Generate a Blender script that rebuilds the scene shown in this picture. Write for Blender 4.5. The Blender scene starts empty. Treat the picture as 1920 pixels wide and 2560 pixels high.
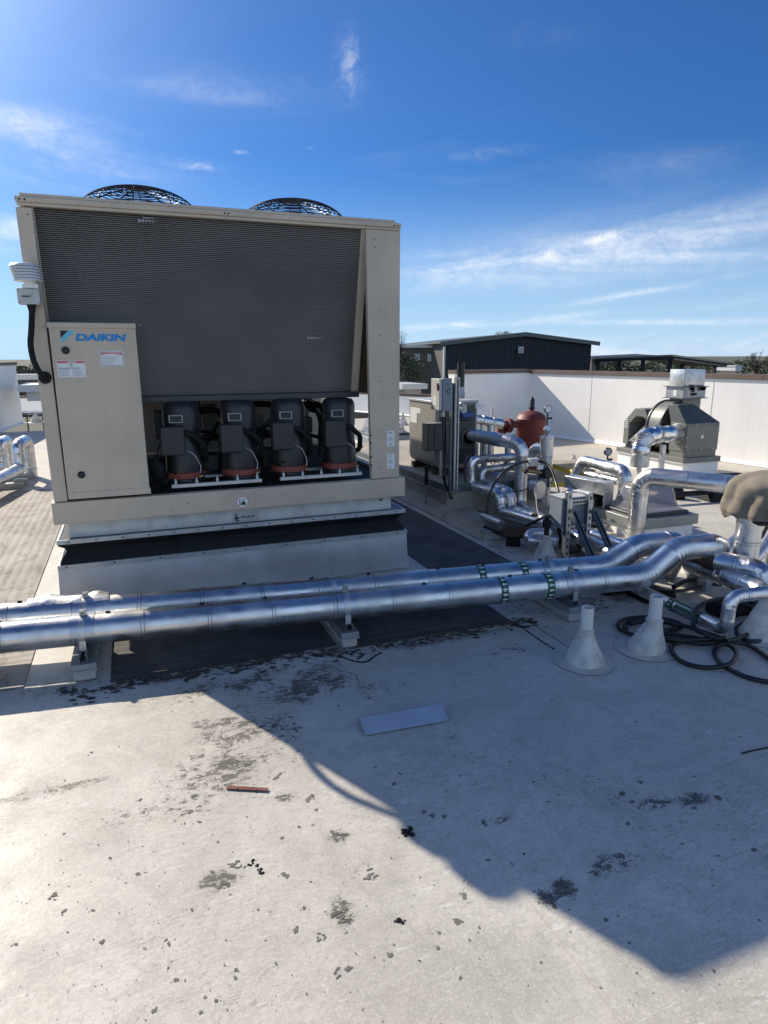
import bpy, bmesh, math, random
from mathutils import Vector, Matrix
random.seed(7)
sc = bpy.context.scene
col = sc.collection
rad = math.radians

# ------------------------------------------------------------------ camera, sky, sun, exposure
sc.render.resolution_x, sc.render.resolution_y = 768, 1024
FPX, PITCH, YAW, ROLL, EYE = 1640.0, rad(13.28), rad(21.0), rad(0.25), 1.62
FWD = Vector((math.sin(YAW)*math.cos(PITCH), math.cos(YAW)*math.cos(PITCH), -math.sin(PITCH)))
_r = Vector((math.cos(YAW), -math.sin(YAW), 0)); _u = _r.cross(FWD)
RGT = _r*math.cos(ROLL) - _u*math.sin(ROLL); UPV = _r*math.sin(ROLL) + _u*math.cos(ROLL)
ORG = Vector((0, 0, EYE))
cam = bpy.data.cameras.new('camera'); cam.sensor_fit = 'HORIZONTAL'; cam.sensor_width = 36.0
cam.lens = 36.0*FPX/1920.0; cam.clip_start = 0.05; cam.clip_end = 20000
co = bpy.data.objects.new('camera', cam); col.objects.link(co)
co.matrix_world = Matrix(((RGT.x, UPV.x, -FWD.x, 0), (RGT.y, UPV.y, -FWD.y, 0), (RGT.z, UPV.z, -FWD.z, EYE), (0, 0, 0, 1)))
sc.camera = co
SUN = Vector((-1.72, 3.5, 2.53)).normalized()           # towards the sun
SEL = math.asin(SUN.z); SAZ = math.atan2(SUN.x, SUN.y)
sl = bpy.data.lights.new('sun', 'SUN'); sl.energy = 4.9; sl.angle = rad(0.55); sl.color = (1.0, 0.895, 0.73)
so = bpy.data.objects.new('sun', sl); col.objects.link(so); so.rotation_euler = SUN.to_track_quat('Z', 'Y').to_euler()
sc.view_settings.view_transform = 'Standard'; sc.view_settings.look = 'None'
sc.view_settings.gamma = 1.0; sc.view_settings.exposure = 0.42

# measured points of the photograph -> places on site
def ray(x, y): return FWD + RGT*((x-960)/FPX) - UPV*((y-1280)/FPX)
def pz(x, y, z=0.0):
    d = ray(x, y); return ORG + d*((z-EYE)/d.z)
def pY(x, y, Y):
    d = ray(x, y); return ORG + d*(Y/d.y)
def pX(x, y, X):
    d = ray(x, y); return ORG + d*(X/d.x)
def at(x, y, s): return ORG + ray(x, y)*(FPX/s)
def proj(P):
    v = Vector(P)-ORG; k = v.dot(FWD)
    return 960+FPX*v.dot(RGT)/k, 1280-FPX*v.dot(UPV)/k
def zat(P, y):                                          # height over P that sits on picture row y
    lo, hi = -2.0, 6.0
    for _ in range(40):
        m = (lo+hi)/2
        if proj((P[0], P[1], m))[1] > y: lo = m
        else: hi = m
    return lo
def ppl(x, y, P0, n):                                   # ray against a plane
    d = ray(x, y); n = Vector(n); return ORG + d*((Vector(P0)-ORG).dot(n)/d.dot(n))

# ------------------------------------------------------------------ node helper
class G:
    def __init__(s, nt): s.t = nt
    def n(s, typ, **kw):
        nd = s.t.nodes.new(typ)
        for k, v in kw.items():
            if k.startswith('i_'):
                key = k[2:]; key = int(key) if key.isdigit() else key.replace('_', ' ')
                s.set(nd.inputs[key], v)
            else: setattr(nd, k, v)
        return nd
    def set(s, inp, v):
        if isinstance(v, bpy.types.NodeSocket): s.t.links.new(v, inp)
        else: inp.default_value = v
    def m(s, op, a, b=None, c=None, clamp=False):
        nd = s.t.nodes.new('ShaderNodeMath'); nd.operation = op; nd.use_clamp = clamp
        for i, v in enumerate((a, b, c)):
            if v is not None: s.set(nd.inputs[i], v)
        return nd.outputs[0]
    def mix(s, f, a, b, mode='MIX'):
        nd = s.t.nodes.new('ShaderNodeMix'); nd.data_type = 'RGBA'; nd.blend_type = mode; nd.clamp_factor = True
        s.set(nd.inputs[0], f); s.set(nd.inputs[6], a); s.set(nd.inputs[7], b); return nd.outputs[2]
    def ramp(s, f, lo, hi, a=0.0, b=1.0):
        nd = s.t.nodes.new('ShaderNodeMapRange'); nd.interpolation_type = 'SMOOTHSTEP'
        s.set(nd.inputs[0], f)
        for i, v in ((1, lo), (2, hi), (3, a), (4, b)): s.set(nd.inputs[i], v)
        return nd.outputs[0]
    def noise(s, vec, scale, detail=4.0, rough=0.55, dist=0.0):
        nd = s.t.nodes.new('ShaderNodeTexNoise'); s.set(nd.inputs['Vector'], vec)
        nd.inputs['Scale'].default_value = scale; nd.inputs['Detail'].default_value = detail
        nd.inputs['Roughness'].default_value = rough; nd.inputs['Distortion'].default_value = dist
        return nd.outputs[0]
    def scale(s, vec, v):
        nd = s.t.nodes.new('ShaderNodeVectorMath'); nd.operation = 'MULTIPLY'
        s.set(nd.inputs[0], vec); nd.inputs[1].default_value = v; return nd.outputs[0]
    def rot(s, vec, az, sc_=(1, 1, 1)):
        nd = s.t.nodes.new('ShaderNodeMapping'); s.set(nd.inputs[0], vec)
        nd.inputs['Rotation'].default_value = (0, 0, az); nd.inputs['Scale'].default_value = sc_; return nd.outputs[0]

# ------------------------------------------------------------------ sky
w = bpy.data.worlds.new('World'); sc.world = w; w.use_nodes = True
g = G(w.node_tree); bg = w.node_tree.nodes['Background']
sky = g.n('ShaderNodeTexSky', sky_type='NISHITA'); sky.sun_disc = False
sky.sun_elevation = SEL; sky.sun_rotation = SAZ; sky.altitude = 50; sky.air_density = 1.0; sky.dust_density = 0.35; sky.ozone_density = 2.5
tc = g.n('ShaderNodeTexCoord').outputs['Generated']
sx = g.n('ShaderNodeSeparateXYZ', i_0=tc)
az = g.m('MULTIPLY', g.m('ARCTAN2', sx.outputs[0], sx.outputs[1]), 57.2958)
el = g.m('MULTIPLY', g.m('ARCSINE', sx.outputs[2]), 57.2958)
cv = g.n('ShaderNodeCombineXYZ', i_0=az, i_1=el).outputs[0]
def azel(x, y):
    d = ray(x, y).normalized(); return math.degrees(math.atan2(d.x, d.y)), math.degrees(math.asin(d.z))
n1 = g.noise(g.scale(cv, (0.05, 0.22, 1)), 1.0, 6.0, 0.62, 1.2)
n2 = g.noise(g.rot(cv, rad(-8), (0.09, 0.5, 1)), 1.0, 5.0, 0.6, 0.8)
n3 = g.noise(g.scale(cv, (.7, .9, 1)), 1.0, 7.0, .7, 1.0)
tot = None
# (x, y, half width px, half height px, tilt deg, strength, wisp detail)
for (x, y, hw, hh, tilt, st, nn) in [
    (20, 300, 190, 40, 0, .40, n2), (60, 385, 330, 75, 0, .40, n1), (560, 235, 270, 60, 0, .11, n1),
    (30, 575, 200, 50, 0, .45, n2), (1300, 655, 620, 46, 4, .46, n2), (1600, 620, 640, 80, 6, .38, n1), (1590, 733, 200, 9, 8, .45, n2),
    (1140, 815, 320, 10, 4, .65, n2), (1650, 805, 280, 8, -1, .5, n2), (1860, 755, 120, 9, 6, .25, n2), (1500, 597, 50, 11, 14, .6, n1), (872, 165, 30, 70, 0, .22, n3),
    (497, 415, 42, 11, 0, .25, n3), (1210, 385, 90, 14, 4, .10, n3), (1600, 870, 700, 40, 0, .42, n1), (1680, 405, 170, 40, 0, .07, n1), (600, 380, 16, 5, 0, .3, n3), (770, 370, 8, 4, 0, .3, n3)]:
    a0, e0 = azel(x, y); a1, e1 = azel(x+hw, y); a2, e2 = azel(x, y-hh)
    wa, wh = abs(a1-a0), abs(e2-e0); t = rad(tilt)
    da = g.m('SUBTRACT', az, a0); de = g.m('SUBTRACT', el, e0)
    u = g.m('DIVIDE', g.m('ADD', g.m('MULTIPLY', da, math.cos(t)), g.m('MULTIPLY', de, math.sin(t))), wa)
    v = g.m('DIVIDE', g.m('SUBTRACT', g.m('MULTIPLY', de, math.cos(t)), g.m('MULTIPLY', da, math.sin(t))), wh)
    q = g.m('ADD', g.m('MULTIPLY', u, u), g.m('MULTIPLY', v, v))
    b = g.m('MULTIPLY', g.m('EXPONENT', g.m('MULTIPLY', q, -1.1)), st)
    b = g.m('MULTIPLY', b, g.m('MULTIPLY', g.ramp(nn, .34, .66, 0.10, 1.25), g.ramp(n3, .25, .70, .55, 1.25)))
    tot = b if tot is None else g.m('ADD', tot, b)
tot = g.m('ADD', tot, g.m('MULTIPLY', g.ramp(n1, .55, .85), 0.07))
# broken pale cloud bank, unseen behind the camera, added to brighten the shaded fronts
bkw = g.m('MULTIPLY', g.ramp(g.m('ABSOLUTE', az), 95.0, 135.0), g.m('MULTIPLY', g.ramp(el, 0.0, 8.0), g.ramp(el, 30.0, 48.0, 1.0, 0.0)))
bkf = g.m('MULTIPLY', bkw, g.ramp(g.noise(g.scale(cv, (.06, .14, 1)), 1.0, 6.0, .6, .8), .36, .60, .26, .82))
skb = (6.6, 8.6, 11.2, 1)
tot = g.m('MINIMUM', tot, 0.88)
hz = g.ramp(el, -1.0, 15.0, 0.74, 0.0)                    # pale air low over the horizon
skc = g.mix(1.0, sky.outputs[0], (.20, .50, .90, 1), 'MULTIPLY')        # clear dry winter air
skc = g.mix(hz, skc, (5.2, 7.2, 9.4, 1))
dt = g.n('ShaderNodeVectorMath', operation='DOT_PRODUCT'); g.set(dt.inputs[0], tc); dt.inputs[1].default_value = SUN
ang = g.m('MULTIPLY', g.m('ARCCOSINE', dt.outputs['Value']), 57.2958)
au = g.m('ADD', g.m('MULTIPLY', g.m('EXPONENT', g.m('MULTIPLY', g.m('POWER', g.m('DIVIDE', ang, 15.5), 2.0), -1.0)), 1.0), g.m('MULTIPLY', g.m('EXPONENT', g.m('MULTIPLY', g.m('DIVIDE', ang, 20.0), -1.0)), .10))
skc = g.mix(g.m('MULTIPLY', au, 1.0), skc, (14.0, 14.6, 15.2, 1), 'ADD')   # bright thin veil round the sun
skc = g.mix(tot, skc, (8.8, 9.2, 9.8, 1))
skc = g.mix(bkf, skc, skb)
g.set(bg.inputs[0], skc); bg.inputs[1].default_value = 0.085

# ------------------------------------------------------------------ materials
MAT = {}
def mat(name, c, rough=0.6, metal=0.0, var=0.0, vs=6.0, bump=0.0, bs=40.0, c2=None, streak=0.0, rv=0.0, spec=0.5, dent=0.0):
    m = bpy.data.materials.new(name); m.use_nodes = True; nt = m.node_tree; g = G(nt)
    b = nt.nodes['Principled BSDF']; tcn = g.n('ShaderNodeTexCoord').outputs['Object']
    base = (*c, 1)
    if var or c2 or streak:
        f = g.noise(tcn, vs, 6.0, 0.62)
        d = tuple(x*(1-var) for x in c) if not c2 else c2
        base = g.mix(g.ramp(f, .34, .68), (*c, 1), (*d, 1))
        if streak:
            f2 = g.noise(g.scale(tcn, (14, 14, 1.2)), 2.0, 5.0, 0.6)
            base = g.mix(g.ramp(f2, .45, .75, 0, streak), base, (c[0]*.45, c[1]*.42, c[2]*.38, 1))
    g.set(b.inputs['Base Color'], base); b.inputs['Metallic'].default_value = metal
    if rv: g.set(b.inputs['Roughness'], g.ramp(g.noise(tcn, vs*1.7, 4.0, .6), .3, .7, max(.02, rough-rv), rough+rv))
    else: b.inputs['Roughness'].default_value = rough
    b.inputs['Specular IOR Level'].default_value = spec
    if bump:
        hh = g.noise(tcn, bs, 3.0, .6)
        if dent: hh = g.m('ADD', hh, g.m('MULTIPLY', g.noise(tcn, 9.0, 3.0, .5, .6), dent))
        bn = g.n('ShaderNodeBump', i_Height=hh); bn.inputs['Strength'].default_value = bump; bn.inputs['Distance'].default_value = 0.01
        g.set(b.inputs['Normal'], bn.outputs[0])
    MAT[name] = m; return m
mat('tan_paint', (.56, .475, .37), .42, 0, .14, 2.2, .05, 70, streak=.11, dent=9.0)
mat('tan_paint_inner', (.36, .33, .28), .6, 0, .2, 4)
mat('coil_metal', (.205, .19, .18), .45, .3, .25, 2.2, c2=(.25, .232, .22))
mat('black_paint', (.018, .019, .021), .45, 0, .3, 8)
mat('black_rubber', (.016, .017, .019), .68, 0, .3, 5, .25, 18, spec=.2)
mat('dark_compressor', (.020, .022, .027), .38, 0, .35, 6)
mat('galvanized', (.60, .62, .63), .42, .85, .22, 9, .05, 25, rv=.12)
mat('galvanized_dull', (.36, .38, .40), .5, .7, .25, 4, .06, 20, rv=.1)
mat('curb_metal', (.53, .545, .56), .42, .45, .22, 2.4, .06, 5, rv=.12)
mat('adapter_white', (.60, .62, .61), .45, .15, .25, 7)
mat('jacket', (.74, .745, .75), .35, .97, .30, 3.5, .06, 140, rv=.12, dent=3.0)
mat('jacket_soft', (.76, .765, .77), .36, 1.0, .22, 5, .19, 34, rv=.13, dent=2.0)
mat('jacket_dull', (.62, .63, .64), .38, .95, .2, 6, .12, 60, rv=.08)
mat('flex_duct', (.74, .77, .80), .22, 1.0, .1, 5, .05, 40)
mat('jacket_lap', (.34, .36, .40), .45, .9, .3, 20)
mat('band_blue_grey', (.50, .54, .60), .35, .9, .1, 10)
mat('green_label', (.012, .085, .045), .35)
mat('label_white', (.72, .74, .74), .45)
mat('label_pink', (.60, .13, .14), .5)
mat('label_grey', (.33, .34, .36), .5)
mat('logo_blue', (.0, .22, .56), .4)
mat('logo_light', (.14, .50, .66), .4)
mat('logo_black', (.012, .014, .016), .4)
mat('grey_enclosure', (.22, .26, .31), .45, 0, .12, 6)
mat('light_grey_box', (.52, .53, .52), .45, 0, .12, 6)
mat('strut_steel', (.17, .19, .21), .45, .5, .25, 12)
mat('strut_light', (.50, .52, .53), .42, .6, .2, 14)
mat('hole_dark', (.012, .012, .013), .8)
mat('boiler_beige', (.29, .275, .24), .5, 0, .12, 4, .02, 40, streak=.15)
mat('boiler_top', (.42, .44, .46), .45, .1, .1, 5)
mat('charcoal_paint', (.045, .048, .055), .42, 0, .2, 5)
mat('hood_grey', (.085, .092, .09), .42, .1, .2, 4)
mat('box_black', (.030, .031, .034), .5, 0, .2, 8)
mat('moss', (.035, .034, .026), .95, 0, .4, 30, c2=(.07, .066, .052))
mat('dirt_pale', (.27, .255, .215), .9, 0, .3, 25)
mat('charcoal_soft', (.040, .043, .044), .42, 0, .2, 5)
mat('red_tank', (.20, .038, .032), .55, 0, .35, 5, .05, 30)
mat('rust_iron', (.075, .045, .034), .75, .1, .4, 12, .2, 30)
mat('brass', (.45, .30, .12), .35, .9, .2, 10)
mat('blue_paint', (.03, .09, .26), .4, 0, .2, 8)
mat('yellow_paint', (.62, .44, .03), .5, 0, .15, 8)
mat('white_pvc', (.66, .66, .65), .42, 0, .1, 8)
mat('membrane_cone', (.62, .60, .565), .65, 0, .38, 11, .35, 26, streak=.3)
mat('white_wall', (.90, .885, .85), .75, 0, .06, 1.6, .12, 14, streak=.10)
mat('coping_brown', (.17, .115, .09), .55, .1, .2, 2)
mat('fan_grey', (.185, .19, .175), .45, .1, .15, 5)
mat('fan_dark', (.055, .058, .06), .45, .1, .2, 5)
mat('fan_light', (.30, .315, .31), .4, .3, .15, 5)
mat('canvas', (.225, .195, .155), .9, 0, .14, 5, .25, 220, streak=.06)
mat('foam_block', (.42, .41, .39), .85, 0, .3, 14, .3, 30)
mat('pad_fascia', (.085, .115, .115), .5, .2, .2, 4)
mat('pad_membrane', (.40, .36, .30), .75, 0, .3, 2.5, .2, 12, streak=.1)
mat('dark_walk', (.05, .052, .055), .8, 0, .45, 3.2, .3, 25, c2=(.10, .095, .085))
mat('shaded_cladding', (.022, .026, .036), .5, .2, .1, 2)  # front wall's shade painted into a darker copy of the side cladding
mat('brown_cladding', (.13, .115, .105), .6, .1, .15, 2)
mat('green_trim', (.115, .125, .115), .5, .2, .1, 3)
mat('white_trim', (.62, .63, .62), .5)
mat('wall_joint', (.52, .51, .49), .8)
mat('window_pane', (.42, .45, .46), .25)
mat('carport_dark', (.035, .04, .045), .5, .2, .2, 2)
mat('bark', (.06, .045, .035), .9, 0, .3, 8, .3, 20)
mat('leaf_dark', (.022, .038, .016), .7, 0, .3, 2, c2=(.05, .075, .028))
mat('leaf_mid', (.045, .06, .028), .7, 0, .3, 2, c2=(.075, .09, .045))
mat('plate_blue', (.55, .58, .63), .40, .45, .12, 5, rv=.06)
mat('rust_strip', (.22, .065, .04), .7, 0, .45, 40)
mat('tar', (.012, .012, .012), .85, 0, .3, 60, .6, 60)
mat('dirt', (.13, .12, .098), .9, 0, .4, 25, c2=(.19, .178, .15))
mat('cable', (.010, .011, .013), .36)
mat('field', (.10, .10, .075), .95, 0, .4, .02)
mat('hill', (.24, .30, .36), .95, 0, .2, .001)
def glass_mat():
    m = bpy.data.materials.new('acrylic_dome'); m.use_nodes = True; b = m.node_tree.nodes['Principled BSDF']
    b.inputs['Base Color'].default_value = (.62, .60, .62, 1); b.inputs['Roughness'].default_value = .10
    b.inputs['Transmission Weight'].default_value = .80; b.inputs['IOR'].default_value = 1.12
    MAT['acrylic_dome'] = m
glass_mat()

# ------------------------------------------------------------------ mesh builder
class MB:
    def __init__(s): s.v = []; s.f = []; s.sm = []; s.mi = {}
    def add(s, vs, fs, smooth=True):
        o = len(s.v); s.v += [Vector(p) for p in vs]
        for f in fs: s.f.append([i+o for i in f]); s.sm.append(smooth)
        return s
    def box(s, a, b, M=None):
        x0, x1 = sorted((a[0], b[0])); y0, y1 = sorted((a[1], b[1])); z0, z1 = sorted((a[2], b[2]))
        vs = [Vector(p) for p in ((x0,y0,z0),(x1,y0,z0),(x1,y1,z0),(x0,y1,z0),(x0,y0,z1),(x1,y0,z1),(x1,y1,z1),(x0,y1,z1))]
        if M is not None: vs = [M @ p for p in vs]
        return s.add(vs, [(3,2,1,0),(4,5,6,7),(0,1,5,4),(1,2,6,5),(2,3,7,6),(3,0,4,7)], False)
    def cbox(s, c, d, rz=0.0, M=None):
        R = Matrix.Translation(Vector(c)) @ (M if M is not None else Matrix.Rotation(rz, 4, 'Z'))
        h = Vector(d)/2; return s.box(-h, h, R)
    def prism(s, poly, ax, lo, hi):                       # poly in the two other axes, extruded along ax
        def P(p, t):
            q = [0, 0, 0]; k = [i for i in range(3) if i != ax]; q[k[0]] = p[0]; q[k[1]] = p[1]; q[ax] = t; return q
        n = len(poly); vs = [P(p, lo) for p in poly]+[P(p, hi) for p in poly]
        fs = [tuple(range(n))[::-1], tuple(range(n, 2*n))]+[(i, (i+1) % n, n+(i+1) % n, n+i) for i in range(n)]
        return s.add(vs, fs, False)
    def bar(s, p, q, wd, ht, up=(0, 0, 1)):               # rectangular bar from p to q
        p, q = Vector(p), Vector(q); d = (q-p); L = d.length; d.normalize(); up = Vector(up)
        sd = d.cross(up)
        if sd.length < 1e-4: sd = d.cross(Vector((1, 0, 0)))
        sd.normalize(); u2 = sd.cross(d)
        vs = [p+sd*(a*wd/2)+u2*(b*ht/2)+d*(t*L) for t in (0, 1) for a, b in ((-1,-1),(1,-1),(1,1),(-1,1))]
        return s.add(vs, [(3,2,1,0),(4,5,6,7),(0,1,5,4),(1,2,6,5),(2,3,7,6),(3,0,4,7)], False)
    def cyl(s, p, q, r0, r1=None, n=20, caps=True):
        return s.sweep([(Vector(p), r0), (Vector(q), r0 if r1 is None else r1)], n, caps)
    def sweep(s, pts, n=20, caps=True, wob=0.0, seed=0):  # pts: (pos, radius)
        rnd = random.Random(seed); P = [Vector(q[0]) for q in pts]; R = [q[1] for q in pts]; N = len(P); FL = [len(q) > 2 for q in pts]
        T = []
        for i in range(N):
            a = P[max(0, i-1)]; b = P[min(N-1, i+1)]; d = b-a
            T.append(d.normalized() if d.length > 1e-9 else (T[-1] if T else Vector((0, 0, 1))))
        nrm = T[0].orthogonal().normalized(); vs = []; fs = []
        for i in range(N):
            if i:
                ax = T[i-1].cross(T[i])
                if ax.length > 1e-7: nrm = Matrix.Rotation(T[i-1].angle(T[i]), 3, ax.normalized()) @ nrm
                nrm = (nrm - T[i]*nrm.dot(T[i])).normalized()
            bn = T[i].cross(nrm)
            for k in range(n):
                a = 2*math.pi*k/n; rr = R[i]*(1+(rnd.uniform(-wob, wob) if wob else 0))
                vs.append(P[i]+nrm*(math.cos(a)*rr)+bn*(math.sin(a)*rr))
        for i in range(N-1):
            for k in range(n):
                fs.append((i*n+k, i*n+(k+1) % n, (i+1)*n+(k+1) % n, (i+1)*n+k))
        f0 = len(s.f); s.add(vs, fs, True)
        for i in range(N-1):
            if FL[i] and FL[i+1] and (P[i+1]-P[i]).length < .02:
                for k in range(n): s.mi[f0+i*n+k] = 1
        if caps:
            o = len(s.v)-len(vs)
            s.f.append([o+k for k in range(n)][::-1]); s.sm.append(False)
            s.f.append([o+(N-1)*n+k for k in range(n)]); s.sm.append(False)
        return s
    def lathe(s, prof, c=(0, 0, 0), n=28, M=None):        # prof: (r, z)
        c = Vector(c); vs = []; fs = []
        for r, z in prof:
            for k in range(n):
                a = 2*math.pi*k/n; p = Vector((math.cos(a)*r, math.sin(a)*r, z)); vs.append(c+(M @ p if M is not None else p))
        for i in range(len(prof)-1):
            for k in range(n): fs.append((i*n+k, i*n+(k+1) % n, (i+1)*n+(k+1) % n, (i+1)*n+k))
        s.add(vs, fs, True)
        o = len(s.v)-len(vs)
        for i, rev in ((0, True), (len(prof)-1, False)):
            if prof[i][0] > 1e-4:
                f = [o+i*n+k for k in range(n)]; s.f.append(f[::-1] if rev else f); s.sm.append(False)
        return s
    def quad(s, a, b, c, d): return s.add([a, b, c, d], [(0, 1, 2, 3)], False)
    def build(s, name, m, parent=None, bevel=0.0, sub=0):
        off = Vector((0, 0, 0)); p = parent
        while p is not None: off += p.location; p = p.parent
        me = bpy.data.meshes.new(name); me.from_pydata([v-off for v in s.v], [], s.f); me.update()
        me.polygons.foreach_set('use_smooth', s.sm); me.set_sharp_from_angle(angle=rad(38))
        me.materials.append(MAT[m] if isinstance(m, str) else m)
        if s.mi:
            me.materials.append(MAT['jacket_lap'])
            for k in s.mi: me.polygons[k].material_index = 1
        o = bpy.data.objects.new(name, me); col.objects.link(o)
        if parent is not None: o.parent = parent
        if bevel:
            md = o.modifiers.new('bevel', 'BEVEL'); md.width = bevel; md.segments = 2; md.limit_method = 'ANGLE'; md.angle_limit = rad(50)
        return o
def tag(o, label=None, cat=None, group=None, kind=None):
    if label: o['label'] = label
    if cat: o['category'] = cat
    if group: o['group'] = group
    if kind: o['kind'] = kind
    return o
def thing(name, label, cat, loc=(0, 0, 0), group=None):
    o = bpy.data.objects.new(name, None); o.empty_display_size = .1; col.objects.link(o); o.location = loc
    return tag(o, label, cat, group)
def kids(o): return [c for c in bpy.data.objects if c.parent == o]
def copy_tree(o, parent=None):
    c = o.copy(); col.objects.link(c); c.parent = parent
    for ch in kids(o): copy_tree(ch, c)
    return c
def fillet(pts, br, seg=7, gore=0):
    """rounded poly-line: pts are (pos, radius) with bend radius br (number or per point list)"""
    out = [pts[0]]
    for i in range(1, len(pts)-1):
        a, b, c = Vector(pts[i-1][0]), Vector(pts[i][0]), Vector(pts[i+1][0]); r = pts[i][1]
        R = br[i] if isinstance(br, (list, tuple)) else br
        u = (a-b); v = (c-b); lu, lv = u.length, v.length; u.normalize(); v.normalize()
        ang = u.angle(v)
        if ang > math.pi-.03: out.append(pts[i]); continue
        t = min(R/math.tan(ang/2), lu*.48, lv*.48); Rr = t*math.tan(ang/2)
        ctr = b+(u+v).normalized()*(Rr/math.sin(ang/2)); s0 = b+u*t; s1 = b+v*t
        e0 = s0-ctr; e1 = s1-ctr; th = e0.angle(e1); ax = e0.cross(e1).normalized()
        for k in range(seg+1):
            p_ = ctr+Matrix.Rotation(th*k/seg, 3, ax) @ e0
            if gore and k % gore == 0 and th > .5:
                tg_ = ax.cross(p_-ctr).normalized()*.0022; out += [(p_-tg_, r, 1), (p_, r*1.012, 1), (p_+tg_, r, 1)]
            else: out.append((p_, r))
    out.append(pts[-1]); return out
def seams(path, step, lip=.0022, wdt=.014, start=.12):
    """insert raised overlap beads along straight runs of a swept path"""
    out = []; acc = start
    for i in range(len(path)-1):
        p, r = path[i][:2]; q, r2 = path[i+1][:2]; p, q = Vector(p), Vector(q); L = (q-p).length; out.append((p, r))
        if L < step*.5: continue
        d = (q-p)/L; t = acc
        while t < L-wdt*2:
            b = p+d*t; rr = r+(r2-r)*t/L
            out += [(b, rr, 1), (b+d*.0012, rr+lip, 1), (b+d*wdt, rr+lip), (b+d*(wdt+.0012), rr)] if False else [(b-d*.004, rr, 1), (b, rr, 1), (b+d*.0012, rr+lip), (b+d*wdt, rr+lip), (b+d*(wdt+.0012), rr, 1), (b+d*(wdt+.005), rr, 1)]
            t += step
        acc = max(.03, t-L)
    out.append(path[-1]); return out
def pipe(name, label, cat, pts, r, br=.1, m='jacket', step=.32, parent=None, group=None, wob=0.0, n=26, seg=8, lip=.0022, gore=2):
    P = [(Vector(p), (r[i] if isinstance(r, (list, tuple)) else r)) for i, p in enumerate(pts)]
    path = fillet(P, br, seg, gore)
    if step: path = seams(path, step, lip)
    o = MB().sweep(path, n, True, wob, sum(map(ord, name)) % 99).build(name, m, parent)
    if label: tag(o, label, cat, group)
    return o
def text_mesh(txt, size, M, name, m, parent, ext=.0004, shear=0.0, off=0.0, align='LEFT', sx_=1.0):
    c = bpy.data.curves.new('txt', 'FONT'); c.body = txt; c.size = size; c.extrude = ext; c.shear = shear; c.offset = off; c.align_x = align
    o = bpy.data.objects.new('txt', c); col.objects.link(o); dg = bpy.context.evaluated_depsgraph_get()
    me = bpy.data.meshes.new_from_object(o.evaluated_get(dg)); bpy.data.objects.remove(o)
    offv = Vector((0, 0, 0)); p = parent
    while p is not None: offv += p.location; p = p.parent
    for v in me.vertices: v.co = (M @ Vector((v.co.x*sx_, v.co.y, v.co.z)))-offv
    me.materials.clear(); me.materials.append(MAT[m])
    ob = bpy.data.objects.new(name, me); col.objects.link(ob); ob.parent = parent; return ob
FRONT = lambda p: Matrix.Translation(Vector(p)) @ Matrix.Rotation(math.pi/2, 4, 'X')   # text facing -Y
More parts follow.
